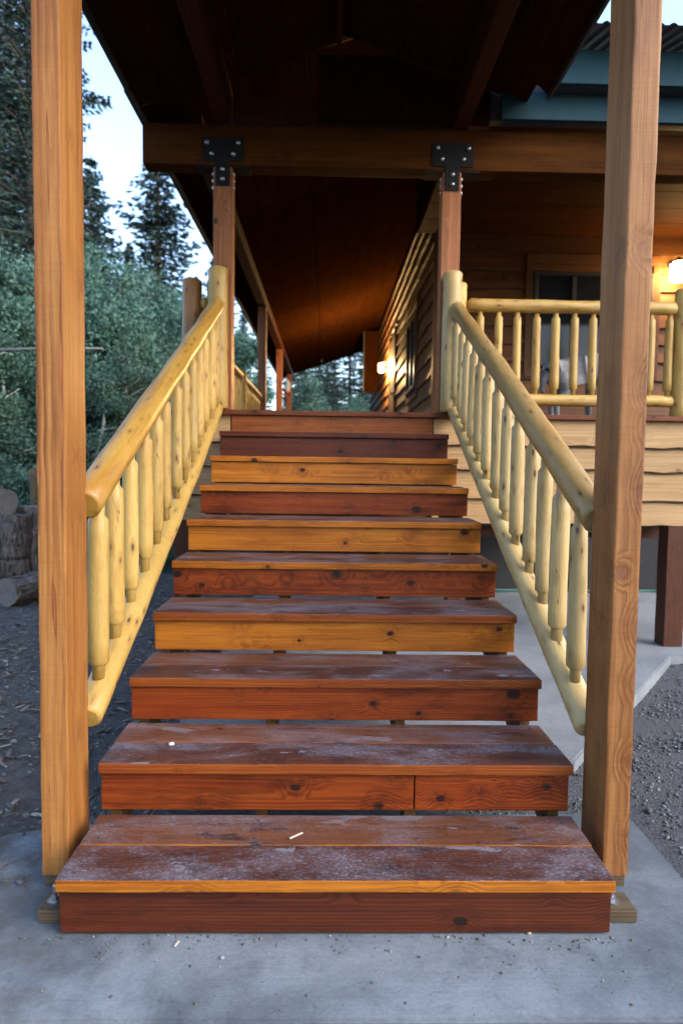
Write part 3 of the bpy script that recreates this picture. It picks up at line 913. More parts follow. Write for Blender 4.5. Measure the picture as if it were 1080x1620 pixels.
# right slope, its back corner clipped at 45 degrees
for i in range(3):
    a_, b_ = dseg[i] + GAP, dseg[i + 1] - GAP
    for k, (u, w) in enumerate(((RL, 2.6), (2.6, ERa))):
        uu, ww = u + GAP, w - GAP
        if i == 2 and k == 1:
            pts = [P(uu, a_, zr(uu)), P(ww, a_, zr(ww)), P(ww, b_, zr(ww)), P(uu, b_ - (ww - uu) * 0.66, zr(uu))]
        elif i == 2:
            pts = [P(uu, a_, zr(uu)), P(ww, a_, zr(ww)), P(ww, 12.3, zr(ww)), P(uu, 12.3, zr(uu))]
        else:
            pts = [P(uu, a_, zr(uu)), P(ww, a_, zr(ww)), P(ww, b_, zr(ww)), P(uu, b_, zr(uu))]
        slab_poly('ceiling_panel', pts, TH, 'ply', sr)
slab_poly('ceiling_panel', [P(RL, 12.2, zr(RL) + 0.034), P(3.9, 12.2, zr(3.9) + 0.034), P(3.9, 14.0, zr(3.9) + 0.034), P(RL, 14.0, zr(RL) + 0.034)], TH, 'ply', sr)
for a in (-0.80 / U, 0.95 / U):
    zz = zl(a) if a < 0 else zr(a)
    box('purlin', P(a - 0.16, D0 + 0.1, HT + 0.004), P(a + 0.16, YP + 0.30, zz - 0.07), 'beam_y', sr, 0.012, 0.001, 6)
box('ridge_board', P(RL - 0.05, D0 + 0.1, zl(RL) - 0.45), P(RL + 0.05, 14.0, zl(RL) - 0.03), 'beam_y', sr, 0.004)
box('left_fascia', P(ELa - 0.06, D0, zl(ELa) - 0.16), P(ELa - 0.002, D1 - 0.02, zl(ELa) + 0.42), 'darktrim', sr, 0.003)
box('right_fascia', P(ERa + 0.002, D0, zr(ERa) - 0.12), P(ERa + 0.06, D1, zr(ERa) + 0.42), 'darktrim', sr, 0.003)
corrugated('metal_sheet', ELa - 0.28, RL, D0 - 0.2, 11.6, lambda a: zl(a), 'metal', sr, off=0.16)
corrugated('metal_sheet', RL, ERa + 0.14, D0 - 0.2, 12.9, lambda a: zr(a), 'metal', sr, off=0.16)
OV = 0.10
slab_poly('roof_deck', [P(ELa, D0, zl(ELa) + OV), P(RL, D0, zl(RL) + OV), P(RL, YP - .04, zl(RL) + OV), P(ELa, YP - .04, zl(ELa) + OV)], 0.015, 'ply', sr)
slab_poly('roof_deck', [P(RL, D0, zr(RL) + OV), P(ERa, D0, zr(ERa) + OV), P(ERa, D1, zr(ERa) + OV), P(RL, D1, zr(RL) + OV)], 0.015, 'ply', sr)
for i, (d_a, d_b) in enumerate(((11.6, YP - 0.03),)):
    slab_poly('roof_deck', [P(ELa + .05, d_a, zl(ELa) + .25), P(RL, d_a, zl(RL) + .25), P(RL, d_b, zl(RL) + .25), P(ELa + .05, d_b, zl(ELa) + .25)], 0.02, 'metal', sr)

cr = thing('cabin_roof', 'cabin roof with teal eave boards and long sloping plywood porch ceiling', 'roof', P(4, 30, 12))
WL, WF = 1.227 / U, 7.75 / U             # side wall lateral, front wall depth
DE = 19.6 / U
dd = YP
while dd < DE - .01:
    de = min(dd + 6.75, DE)
    for (u, w) in ((ELa, -0.55), (-0.55, WL)):
        uu, ww = u + GAP, w - GAP
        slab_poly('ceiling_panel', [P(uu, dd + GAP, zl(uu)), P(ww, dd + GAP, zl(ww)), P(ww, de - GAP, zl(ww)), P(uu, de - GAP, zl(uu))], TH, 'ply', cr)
    dd = de
box('left_fascia', P(ELa - 0.10, 13.42, zl(ELa) - 0.13), P(ELa - 0.002, DE + .1, zl(ELa) + 0.5), 'fascia', cr, 0.003)
slab_poly('metal_sheet', [P(ELa - .2, YP, zl(ELa) + .45), P(6, YP, zl(6) + .45), P(6, DE + .3, zl(6) + .45), P(ELa - .2, DE + .3, zl(ELa) + .45)], 0.01, 'metal', cr)
box('end_fascia', P(ELa, DE + .02, zl(ELa) - 0.2), P(ELa + 0.3, DE + .1, zl(ELa) + 0.4), 'fascia', cr, 0.002)
# flat boarded ceiling of the right-hand porch
bwid = 0.55
a = 2.42
d = YP + 0.46
while d < WF - 0.1:
    d2 = min(d + 1.1, WF - 0.06)
    box('porch_ceiling_board', P(2.72, d + 0.01, 4.03 / U), P(14, d2 - 0.01, 4.055 / U), 'beam', cr, 0.003)
    d = d2
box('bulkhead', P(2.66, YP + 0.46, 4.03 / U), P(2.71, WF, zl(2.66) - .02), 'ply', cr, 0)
box('frieze_board', (1.22, 5.00, 3.90), (5.0, 5.04, 4.097), 'teal', cr, 0.003)
box('fascia_board', (1.53, 4.86, 4.08), (5.0, 4.90, 4.31), 'teal', cr, 0.003)
box('soffit_board', (1.53, 4.903, 4.085), (5.0, 5.06, 4.0985), 'darktrim', cr, 0.002)
box('dark_frieze', (-0.1, 5.045, 3.905), (1.15, 5.12, 4.34), 'ply', cr, 0)
box('eave_blocking', (1.152, 5.045, 3.905), (5.0, 5.12, 4.40), 'darktrim', cr, 0)
corrugated('metal_sheet', 1.54 / U, 14, 4.62 / U, 30, lambda d: (4.34 + (d * U - 4.62) * 0.30) / U, 'metal', cr, along='depth', amp=0.012)

# ------------------------------------------------------------------ cabin
cab = thing('cabin', 'log-look cabin with live-edge wooden siding behind the porch', 'cabin', P(8, 35, 0))
FL = DZ + 0.02
n = 11
h = (4.02 - FL) / n
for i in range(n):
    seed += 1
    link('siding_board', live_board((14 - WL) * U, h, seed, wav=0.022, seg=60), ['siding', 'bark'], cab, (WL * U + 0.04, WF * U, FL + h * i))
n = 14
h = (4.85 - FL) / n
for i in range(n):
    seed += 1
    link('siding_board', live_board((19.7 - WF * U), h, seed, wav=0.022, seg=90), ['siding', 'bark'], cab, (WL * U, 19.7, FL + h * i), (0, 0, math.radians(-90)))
box('wall_core', (WL * U + 0.003, WF * U + 0.003, 0.02), (14 * U, 19.7, 4.0), 'found', cab, 0)
box('corner_board', (WL * U - 0.055, WF * U - 0.06, FL), (WL * U + 0.06, WF * U + 0.05, 4.8), 'siding', cab, 0.005)
box('foundation', (-0.7, 7.62, 0.0), (14 * U, 7.745, DZ - T - 0.2), 'found', cab, 0.004)

def window(p, w, hgt, ncol, face, mat_trim):
    """p lower left of opening (world), face '-Y' or '-X'"""
    f = 0.045
    def bx(nm, x0, x1, z0, z1, y0, y1, mat, par):
        if face == '-Y':
            return box(nm, (p.x + x0, p.y + y0, p.z + z0), (p.x + x1, p.y + y1, p.z + z1), mat, par, 0.003)
        return box(nm, (p.x + y0, p.y - x0, p.z + z0), (p.x + y1, p.y - x1, p.z + z1), mat, par, 0.003)
    fr = bx('window', 0, w, hgt - f, hgt, -0.075, -0.01, 'frame', cab)
    bx('sill', 0, w, 0, f, -0.085, -0.01, 'frame', fr)
    bx('jamb', 0, f, f + .001, hgt - f - .001, -0.075, -0.01, 'frame', fr)
    bx('jamb', w - f, w, f + .001, hgt - f - .001, -0.075, -0.01, 'frame', fr)
    for k in range(1, ncol):
        bx('mullion', w * k / ncol - f / 2, w * k / ncol + f / 2, f + .001, hgt - f - .001, -0.072, -0.01, 'frame', fr)
    for k in range(ncol):
        bx('pane', w * k / ncol + f / 2, w * (k + 1) / ncol - f / 2, f + .001, hgt - f - .001, -0.052, -0.045, 'glass', fr)
    tw = 0.09
    bx('trim', -tw, -0.002, -0.05, hgt + 0.09, -0.058, -0.004, mat_trim, fr)
    bx('trim', w + 0.002, w + tw, -0.05, hgt + 0.09, -0.058, -0.004, mat_trim, fr)
    bx('trim', -tw + .001, w + tw - .001, hgt + 0.0915, hgt + 0.20, -0.060, -0.004, mat_trim, fr)
    bx('trim', -tw + .001, w + tw - .001, -0.13, -0.0515, -0.060, -0.004, mat_trim, fr)
window(Vector((2.30, 7.75, 2.57)), 1.35, 1.05, 3, '-Y', 'siding')
window(Vector((1.227, 10.25, 2.49)), 1.0, 1.04, 2, '-X', 'siding')
WX = WL * U
dr = box('door', (WX - 0.05, 12.3, DZ + .01), (WX - 0.005, 13.2, 3.82), 'door', cab, 0.003)
box('door_handle', (WX - 0.10, 12.4, 2.75), (WX - 0.051, 12.48, 2.80), 'zinc', dr, 0.004)
box('door_trim', (WX - 0.06, 12.18, DZ + .01), (WX - 0.005, 12.298, 3.95), 'siding', dr, 0.003)
box('door_trim', (WX - 0.06, 13.202, DZ + .01), (WX - 0.005, 13.32, 3.95), 'siding', dr, 0.003)

# plywood panel at the far end of the side porch
bo = thing('plywood_end_panel', 'brown plywood panel hanging under the far end of the side porch', 'panel', (1.0, 16.5, 3.27))
box('panel', (0.85, 16.48, 3.27), (WX - .045, 16.52, 4.456 + .34 * .85 - .01), 'ply', bo, 0.003)
box('edge_trim', (0.82, 16.46, 3.255), (0.848, 16.54, 4.456 + .34 * .82 - .01), 'darktrim', bo, 0.003)

# ------------------------------------------------------------------ wall lanterns
def lantern(c, out, label, rad=0.075, hh=0.16, glow='shade'):
    """c: centre of the glass; out: unit vector away from the wall"""
    t = thing('wall_lantern', label, 'lantern', c, 'wall lanterns on the cabin')
    v, f, s_ = tube([rad * .8, rad, rad, rad * .86], [-hh / 2, -hh / 2 + .015, hh / 2 - .015, hh / 2], 20)
    link('glass_shade', mesh_from('glass_shade', v, f, True), glow, t, c)
    for z in (-hh / 2 + 0.012, -0.005, hh / 2 - 0.02):
        v, f = [], []
        for j in range(20):
            a = 2 * math.pi * j / 20
            for (rr, dz) in ((rad + .002, 0), (rad + .009, 0), (rad + .009, .010), (rad + .002, .010)):
                v.append((rr * math.cos(a), rr * math.sin(a), z + dz))
        for j in range(20):
            for k in range(4):
                f.append((j * 4 + k, ((j + 1) % 20) * 4 + k, ((j + 1) % 20) * 4 + (k + 1) % 4, j * 4 + (k + 1) % 4))
        link('cage_ring', mesh_from('cage_ring', v, f), 'iron', t, c)
    for j in range(6):
        a = 2 * math.pi * j / 6 + .3
        link('cage_bar', box_mesh(.008, .008, hh, 0.001, 'bar'), 'iron', t, c + Vector((math.cos(a) * (rad + .006), math.sin(a) * (rad + .006), -hh / 2)))
    v, f, s_ = tube([rad * .72, rad * .72, rad * .4, .012], [0, .010, .035, .055], 20)
    link('cap', mesh_from('cap', v, f), 'iron', t, c + Vector((0, 0, hh / 2 + .002)))
    wall = c - out * 0.17
    log('arm', c + Vector((0, 0, hh / 2 + .06)), wall + Vector((0, 0, hh / 2 + .02)), .010, .010, 'iron', t, 3, rough=0, chamfer=.002, nseg=10)
    log('back_plate', wall + Vector((0, 0, hh / 2 + .02)) - out * 0.02, wall + Vector((0, 0, hh / 2 + .02)) + out * 0.012, .055, .05, 'iron', t, 3, rough=0, chamfer=.004)
    return t
lantern(Vector((3.86, 7.55, 3.605)), Vector((0, -1, 0)), 'lit cage lantern on the front wall beside the right post', rad=0.085, hh=0.2)
lantern(Vector((WX - 0.17, 13.75, 3.44)), Vector((-1, 0, 0)), 'small lit cage lantern far along the side wall', rad=0.055, hh=0.15, glow='shade_far')

# ------------------------------------------------------------------ hummingbird feeder
fc = Vector((-1.05, 17.5, 3.36))
hf = thing('bird_feeder', 'glass bird feeder with red base hanging under the far eave', 'bird feeder', fc)
gm = plain('feeder_glass', (0.55, 0.62, 0.66), 0.1, amt=0.1)
rm = plain('feeder_red', (0.35, 0.02, 0.015), 0.35)
v, f, s_ = tube([.05, .06, .06, .03, .02], [0, .05, .22, .28, .31], 16)
link('bottle', mesh_from('bottle', v, f, True), gm, hf, fc)
v, f, s_ = tube([.04, .10, .10, .05], [-.08, -.05, -.02, 0], 18)
link('base', mesh_from('base', v, f, True), rm, hf, fc)
v, f, s_ = tube([.004, .004], [.31, 3.9 - fc.z], 8)
link('hanger', mesh_from('hanger', v, f), 'iron', hf, fc)

# ------------------------------------------------------------------ dog
def skin_mesh(name, verts, edges, radii, sub=2):
    me = bpy.data.meshes.new(name)
    me.from_pydata([tuple(v) for v in verts], edges, [])
    o = bpy.data.objects.new(name, me); C.objects.link(o)
    o.modifiers.new('skin', 'SKIN')
    sv = me.skin_vertices[0].data
    for i, r in enumerate(radii):
        rx, ry = r if isinstance(r, tuple) else (r, r)
        sv[i].radius = (rx, ry); sv[i].use_root = (i == 0)
    o.modifiers.new('sub', 'SUBSURF').levels = sub
    dg = bpy.context.evaluated_depsgraph_get()
    m2 = bpy.data.meshes.new_from_object(o.evaluated_get(dg))
    bpy.data.objects.remove(o)
    m2.polygons.foreach_set('use_smooth', [True] * len(m2.polygons))
    return m2
# x forward, z up, metres; rump at the origin side
dv = [(0.10, 0, .455), (0.00, 0, .425), (0.22, 0, .475), (0.38, 0, .495), (0.50, 0, .52), (0.60, 0, .60), (0.69, 0, .69), (0.77, 0, .70), (0.85, 0, .675), (0.91, 0, .665),   # 0-9 spine to muzzle
      (-0.085, 0, .42), (-0.125, 0, .35), (-0.13, 0, .26)]                                                   # 10-12 tail
de = [(0, 1), (0, 2), (2, 3), (3, 4), (4, 5), (5, 6), (6, 7), (7, 8), (8, 9), (1, 10), (10, 11), (11, 12)]
dr_ = [(.122, .125), (.112, .112), (.115, .12), (.125, .145), (.115, .135), (.085, .09), (.072, .078), (.078, .076), (.046, .044), (.036, .034), .040, .036, .020]
def addchain(root, pts, rad):
    p = root
    for q, r in zip(pts, rad):
        dv.append(q); dr_.append(r); de.append((p, len(dv) - 1)); p = len(dv) - 1
for s_ in (-1, 1):
    sh = 0.06 * (s_ > 0)
    addchain(1, [(0.03 + sh, .070 * s_, .35), (0.08 + sh, .085 * s_, .26), (-0.04 + sh, .09 * s_, .16), (-0.03 + sh, .09 * s_, .045), (0.03 + sh, .09 * s_, .025)], [.085, .058, .032, .025, .028])
    addchain(4, [(0.48 - sh, .085 * s_, .36), (0.46 - sh, .085 * s_, .22), (0.47 - sh, .085 * s_, .045), (0.52 - sh, .085 * s_, .025)], [.055, .036, .025, .028])
dog_me = skin_mesh('dog', dv, de, dr_)
def furmat():
    s = NT('pale_grey_fur', 0.9, 0.15)
    tc = s.n('ShaderNodeTexCoord').outputs['Object']
    a = s.noise(tc, 5, 4, 0.6); b = s.noise(s.vmul(tc, (30, 90, 90)), 1.0, 3, 0.7)
    col = s.mix(s.step(a, .35, .65), (0.20, 0.20, 0.205), (0.105, 0.11, 0.12))
    k = s.math('ADD', .7, s.math('MULTIPLY', b, .6))
    s.color(s.mix(1.0, col, s.comb(k, k, k), 'MULTIPLY'))
    s.bump(b, 0.5, 0.01)
    return s.m
dogt = thing('dog', 'pale grey dog standing on the deck behind the log railing', 'dog', Vector((1.99, 5.95, DZ)))
db_ = link('body', dog_me, furmat(), dogt, Vector((1.99, 5.95, DZ + .001)), (0, 0, math.radians(14)))
drk = plain('dog_dark', (0.02, 0.017, 0.016), 0.35)
for s_ in (-1, 1):
    v, f, sd = tube([.034, .026, .006], [0, .05, .10], 10)
    e = link('ear', mesh_from('ear', [(x * .5, y, z) for x, y, z in v], f, True), bpy.data.materials['pale_grey_fur'], db_); e.location = (0.745, .045 * s_, .745); e.rotation_euler = (-.35 * s_, -.2, 0)
    v, f, sd = tube([.004, .011, .011, .004], [-.008, -.004, .004, .008], 10)
    e = link('eye', mesh_from('eye', v, f, True), drk, db_); e.location = (0.838, .040 * s_, .718); e.rotation_euler = (0, math.radians(70), 0)
v, f, sd = tube([.008, .019, .019, .010], [-.012, -.006, .006, .013], 10)
e = link('nose', mesh_from('nose', v, f, True), drk, db_); e.location = (0.962, 0, .675)

# ------------------------------------------------------------------ hose under the deck
def curve_tube(pts, r, nseg=8):
    v, f = [], []
    pts = [Vector(p) for p in pts]
    for i, p in enumerate(pts):
        d = (pts[min(i + 1, len(pts) - 1)] - pts[max(i - 1, 0)]).normalized()
        s_ = d.cross(Vector((0, 0, 1))).normalized(); t_ = s_.cross(d)
        for j in range(nseg):
            a = 2 * math.pi * j / nseg
            v.append(p + s_ * r * math.cos(a) + t_ * r * math.sin(a))
    for i in range(len(pts) - 1):
        for j in range(nseg):
            f.append((i * nseg + j, i * nseg + (j + 1) % nseg, (i + 1) * nseg + (j + 1) % nseg, (i + 1) * nseg + j))
    f.append(tuple(range(nseg - 1, -1, -1))); f.append(tuple((len(pts) - 1) * nseg + j for j in range(nseg)))
    return v, f
hp = [(1.2 + 0.12 * i, 7.45 + 0.05 * math.sin(i * 0.7) + 0.02 * math.sin(i * 1.9), 0.034) for i in range(34)]
v, f = curve_tube(hp, 0.014)
tag(link('garden_hose', mesh_from('garden_hose', v, f, True), 'hose'), 'green garden hose lying on the slab under the deck', 'hose')

# ------------------------------------------------------------------ firewood pile on the left
MT['logend'] = None
def mk_end():
    s = NT('weathered_log_end', 0.85, 0.2)
    L, A, B = s.coords('Z')
    rr = s.math('SQRT', s.math('ADD', s.math('MULTIPLY', A, A), s.math('MULTIPLY', B, B)))
    p = s.comb(A, B, L)
    ring = s.math('FRACT', s.math('MULTIPLY', s.math('ADD', rr, s.math('MULTIPLY', s.noise(p, 12, 2), .02)), 70))
    col = s.mix(s.math('MULTIPLY', ring, .6), (0.15, 0.135, 0.12), (0.08, 0.07, 0.065))
    col = s.mix(s.step(s.noise(p, 14, 4), .45, .7), col, (0.10, 0.09, 0.085))
    s.color(col); s.bump(ring, .3, .004)
    return s.m
MT['logend'] = mk_end()
def mk_bark():
    s = NT('grey_firewood_bark', 0.95, 0.15)
    L, A, B = s.coords('Z')
    p = s.comb(s.math('ADD', L, s.math('MULTIPLY', s.rnd(), 9.0)), A, B)
    a = s.noise(s.vmul(p, (5, 38, 38)), 1.0, 5, 0.7, 0.4)
    b = s.noise(s.vmul(p, (9, 9, 9)), 1.0, 4, 0.7)
    col = s.mix(s.step(a, 0.38, 0.62), (0.030, 0.026, 0.024), (0.13, 0.115, 0.105))
    col = s.mix(s.math('MULTIPLY', s.step(b, 0.55, 0.68), 0.8), col, (0.20, 0.19, 0.18))
    s.color(col); s.bump(s.math('ADD', a, s.math('MULTIPLY', b, 0.6)), 1.0, 0.02)
    return s.m
MT['firebark'] = mk_bark()
def firewood(p0, p1, r, label, sd, bark='firebark'):
    d = Vector(p1) - Vector(p0); L = d.length
    m = 10
    zs = [L * i / m for i in range(m + 1)]
    v, f, side = tube([r * (1 + .04 * math.sin(i * 2.1 + sd)) for i in range(m + 1)], zs, 22, 0, sd, 0.16)
    me = mesh_from('firewood_log', v, f, mi=[0] * side + [1, 1])
    me.polygons.foreach_set('use_smooth', [i < side for i in range(len(f))])
    o = link('firewood_log', me, [MT[bark], MT['logend']], None, p0, Vector((0, 0, 1)).rotation_difference(d.normalized()))
    tag(o, label, 'log', 'firewood pile at the left')
def LP(px, Yd): return (px - 517.5) / 1065 * Yd
firewood((LP(12, 6.6), 6.6, 0.11), (LP(75, 7.0), 7.15, 0.13), 0.135, 'grey-barked log lying on the ground at the foot of the woodpile', 2)
firewood((LP(-30, 7.1), 7.05, 0.02), (LP(-30, 7.1), 7.05, 0.30), 0.20, 'short log round at the outer left edge of the woodpile', 4)
firewood((LP(20, 7.45), 7.45, -0.03), (LP(20, 7.45), 7.45, 0.34), 0.22, 'upright dark log round at the base of the stacked woodpile', 9)
firewood((LP(20, 7.45), 7.45, 0.342), (LP(21, 7.45), 7.46, 0.82), 0.215, 'upright bark-covered log round standing on another round', 5)
firewood((LP(62, 7.7), 7.7, -0.03), (LP(62, 7.7), 7.7, 0.90), 0.19, 'tall upright log with pale cut top beside the amber post', 6)
firewood((LP(15, 7.35), 7.30, 0.965), (LP(-30, 8.0), 8.0, 0.975), 0.142, 'log with its round cut end facing out on top of the woodpile', 7)
firewood((LP(-5, 7.3), 7.6, 0.10), (LP(-60, 7.3), 7.3, 0.12), 0.15, 'dark log lying behind the stacked rounds', 8)
box_o = box('fence_stake', (LP(52, 9), 9.0, -0.1), (LP(52, 9) + 0.07, 9.04, 1.32), 'treated', None, 0.004)
tag(box_o, 'pale upright plank standing behind the woodpile', 'plank')

# slender pole tied across the saplings
v, f = curve_tube([(LP(-30, 11), 11.2, 3.22), (LP(60, 11), 11.05, 3.24), (LP(170, 11), 10.9, 3.235)], 0.017)
polem = plain('weathered_pole', (0.16, 0.15, 0.135), 0.8)
pt = thing('pole_rack', 'thin pale pole held level among the leaves behind the amber post', 'pole', (LP(80, 11), 11.05, 0))
link('cross_pole', mesh_from('cross_pole', v, f, True), polem, pt)
pt.children[0].location = -pt.location
for px_, y_ in ((-5, 11.15), (78, 11.02)):
    v, f = curve_tube([(0, 0, -0.15), (0.01, 0, 1.6), (0, 0, 3.30)], 0.03)
    v = [(c[0], c[1], c[2]) for c in v]
    link('upright', mesh_from('upright', v, f, True), 'treebark', pt, (LP(px_, 11), y_ + 0.055, 0))

# ------------------------------------------------------------------ trees
def tree_wood(path, radii, nseg=8):
    v, f = [], []
    for i, (p, r) in enumerate(zip(path, radii)):
        for j in range(nseg):
            a = 2 * math.pi * j / nseg
            v.append((p[0] + r * math.cos(a), p[1] + r * math.sin(a), p[2]))
    for i in range(len(path) - 1):
        for j in range(nseg):
            f.append((i * nseg + j, i * nseg + (j + 1) % nseg, (i + 1) * nseg + (j + 1) % nseg, (i + 1) * nseg + j))
    return v, f

def tri_mesh(name, V, Fc):
    """numpy verts (n,3) and faces (m,k)"""
    me = bpy.data.meshes.new(name)
    k = Fc.shape[1]
    me.vertices.add(len(V)); me.vertices.foreach_set('co', V.astype(np.float32).ravel())
    me.loops.add(Fc.size); me.loops.foreach_set('vertex_index', Fc.astype(np.int32).ravel())
    me.polygons.add(len(Fc)); me.polygons.foreach_set('loop_start', (np.arange(len(Fc)) * k).astype(np.int32))
    me.update(calc_edges=True)
    return me

def spruce_proto(H, R, seed, dens=1.0):
    r = np.random.default_rng(seed)
    cen, dirs, lens, wid = [], [], [], []
    bv, bf = tree_wood([(0, 0, H * t) for t in np.linspace(0, 1, 9)], [0.017 * H * (1 - 0.96 * t) for t in np.linspace(0, 1, 9)])
    z = H * 0.06
    while z < H * 0.985:
        t = z / H
        rad = R * (1 - t) ** 0.8 * r.uniform(0.75, 1.15)
        nb = int(r.integers(6, 9)) if t < 0.9 else 4
        ph = r.uniform(0, 6.28)
        z0_ = z
        for b in range(nb):
            z = z0_ + r.uniform(-.15, .15)
            if r.random() < 0.10: continue
            az_ = ph + 6.283 * b / nb + r.uniform(-.3, .3)
            Lb = rad * r.uniform(0.6, 1.15)
            o = np.array([math.cos(az_), math.sin(az_), 0])
            side = np.array([-o[1], o[0], 0])
            droop = (0.30 * (1 - t) + 0.02)
            npt = max(4, int(Lb / 0.13 * dens))
            pts = []
            for i in range(npt):
                u = (i + r.uniform(0, 1)) / npt
                q = o * Lb * u + np.array([0, 0, z - droop * Lb * u + 0.26 * Lb * u * u])
                pts.append(q)
                wloc = 0.42 * Lb * (1 - u) * 0.9 + 0.12
                for sgn in (-1, 1):
                    nk = 6
                    for k in range(nk):
                        s_ = r.uniform(0, 1) * wloc * sgn
                        c = q + side * s_ + np.array([0, 0, -0.10 * abs(s_) + r.uniform(-.05, .03)])
                        dvec = o * r.uniform(.5, 1) + side * sgn * r.uniform(.2, 1.0) + np.array([0, 0, r.uniform(-.55, .12)])
                        cen.append(c); dirs.append(dvec / np.linalg.norm(dvec)); lens.append(r.uniform(.09, .22)); wid.append(r.uniform(.017, .036))
            # bare branch core
            p0 = np.array([0, 0, z]); p1 = pts[-1]; k0 = len(bv); tw = 0.006 * H * (1 - t) * .35 + .006
            for pp, ww in ((p0, tw), (p1, tw * .3)):
                bv += [tuple(pp + side * ww), tuple(pp - side * ww * .5 + np.array([0, 0, ww])), tuple(pp - side * ww * .5 - np.array([0, 0, ww]))]
            for j in range(3):
                bf.append((k0 + j, k0 + (j + 1) % 3, k0 + 3 + (j + 1) % 3, k0 + 3 + j))
        z = z0_
        z += (0.20 + 0.12 * (1 - t)) * r.uniform(.6, 1.4) * (H / 15) ** .5
    cen, dirs = np.array(cen), np.array(dirs); lens, wid = np.array(lens)[:, None], np.array(wid)[:, None]
    n = len(cen)
    rv = r.normal(size=(n, 3)); s1 = np.cross(dirs, rv); s1 /= np.linalg.norm(s1, axis=1)[:, None]
    a = cen - dirs * lens * .5; b = cen + s1 * wid; c = cen + dirs * lens * .6; d = cen - s1 * wid
    V = np.stack([a, b, c, d], 1).reshape(-1, 3)
    F_ = np.arange(n * 4).reshape(-1, 4)
    return mesh_from('trunk', bv, bf, True), tri_mesh('crown', V, F_)

def leafy_proto(H, R, seed, nleaf=28000, base=0.25, size=0.052):
    r = np.random.default_rng(seed)
    bv, bf = [], []
    def limb(p0, p1, r0, r1, k=6):
        n0 = len(bv)
        p0, p1 = np.array(p0), np.array(p1)
        d = p1 - p0; d /= np.linalg.norm(d)
        a = np.cross(d, [0.3, .9, .1]); a /= np.linalg.norm(a); b = np.cross(d, a)
        for pp, rr in ((p0, r0), ((p0 + p1) / 2 + r.normal(size=3) * np.linalg.norm(p1 - p0) * .03, (r0 + r1) / 2), (p1, r1)):
            for j in range(k):
                an = 6.283 * j / k
                bv.append(tuple(pp + a * rr * math.cos(an) + b * rr * math.sin(an)))
        for i in range(2):
            for j in range(k):
                bf.append((n0 + i * k + j, n0 + i * k + (j + 1) % k, n0 + (i + 1) * k + (j + 1) % k, n0 + (i + 1) * k + j))
    tips = []
    nst = 2 if seed % 2 else 3
    for s_ in range(nst):
        x, y = (r.normal(size=2) * R * .22)
        top = np.array([x * 2, y * 2, H * r.uniform(.8, 1.0)])
        bs = np.array([x * .3, y * .3, 0.0])
        limb(bs, (bs + top) / 2, .018 * H, .012 * H); limb((bs + top) / 2, top, .012 * H, .003 * H)
        for i in range(22):
            t = r.uniform(base, .98)
            p = bs + (top - bs) * t
            az_ = r.uniform(0, 6.283)
            L = R * (1.05 - .75 * t) * r.uniform(.5, 1.15)
            q = p + np.array([math.cos(az_) * L, math.sin(az_) * L, L * r.uniform(.15, .7)])
            limb(p, q, .005 * H, .0015 * H, 4)
            for w in np.linspace(.25, 1.05, 6):
                tips.append((p + (q - p) * w, .10 + .16 * (1 - abs(w - .6))))
        tips.append((top, .3))
    tips = [tips[i] for i in range(len(tips))]
    wts = r.uniform(0, 1.0, len(tips)) ** 2.2 * (r.random(len(tips)) < .62); wts /= wts.sum()
    idx = r.choice(len(tips), nleaf, p=wts)
    tp = np.array([t[0] for t in tips])[idx]; sp = np.array([t[1] for t in tips])[idx][:, None] * (R / 1.8)
    cen = tp + r.normal(size=(nleaf, 3)) * sp * np.array([1, 1, .8])
    cen[:, 2] = np.maximum(cen[:, 2], .1)
    d = r.normal(size=(nleaf, 3)); d /= np.linalg.norm(d, axis=1)[:, None]
    s1 = np.cross(d, r.normal(size=(nleaf, 3))); s1 /= np.linalg.norm(s1, axis=1)[:, None]
    l = r.uniform(.6, 1.2, (nleaf, 1)) * size
    V = np.stack([cen - d * l, cen + s1 * l * .62, cen + d * l * 1.1, cen - s1 * l * .62], 1).reshape(-1, 3)
    return mesh_from('trunk', bv, bf, True), tri_mesh('crown', V, np.arange(nleaf * 4).reshape(-1, 4))

BIG = spruce_proto(26, 3.7, 25)
SPR = [spruce_proto(17, 2.7, 21), spruce_proto(17, 2.2, 22, .95), spruce_proto(15, 2.9, 23)]
ASP = [leafy_proto(7, 2.0, 31), leafy_proto(7, 1.7, 32), leafy_proto(6.5, 2.2, 33)]
SHR = [leafy_proto(2.4, 1.4, 41, 11000, .05, .045)]

def place_tree(kind, px, Yd, H, label, group, rz=None, wide=1.0):
    if kind == 's': me = SPR[random.randrange(3)]; H0 = (17, 17, 15)[SPR.index(me)]; nm, mb, ml, cat = 'spruce_tree', 'treebark', 'needle', 'tree'
    elif kind == 'S': me = BIG; H0 = 26; nm, mb, ml, cat = 'spruce_tree', 'treebark', 'needle', 'tree'
    elif kind == 'a': me = ASP[random.randrange(3)]; H0 = (7, 7, 6.5)[ASP.index(me)]; nm, mb, ml, cat = 'aspen_tree', 'aspenbark', 'leaf', 'tree'
    else: me = SHR[0]; H0 = 2.4; nm, mb, ml, cat = 'leafy_shrub', 'treebark', 'leaf', 'shrub'
    x = LP(px, Yd)
    o = thing(nm, label, cat, (x, Yd, gz(x, Yd) - 0.08), group)
    k = H / H0
    o.scale = (k * wide, k * wide, k)
    o.rotation_euler = (0, 0, random.uniform(0, 6.28) if rz is None else rz)
    for nm2, m_, mt in (('trunk', me[0], mb), ('crown', me[1], ml)):
        if len(m_.materials) == 0: m_.materials.append(MT[mt])
        c = bpy.data.objects.new(nm2, m_); C.objects.link(c); c.parent = o
    return o
FG = 'trees of the forest behind'
place_tree('S', 66, 24, 27, 'tall dark spruce behind the amber post on the left', FG, wide=1.2)
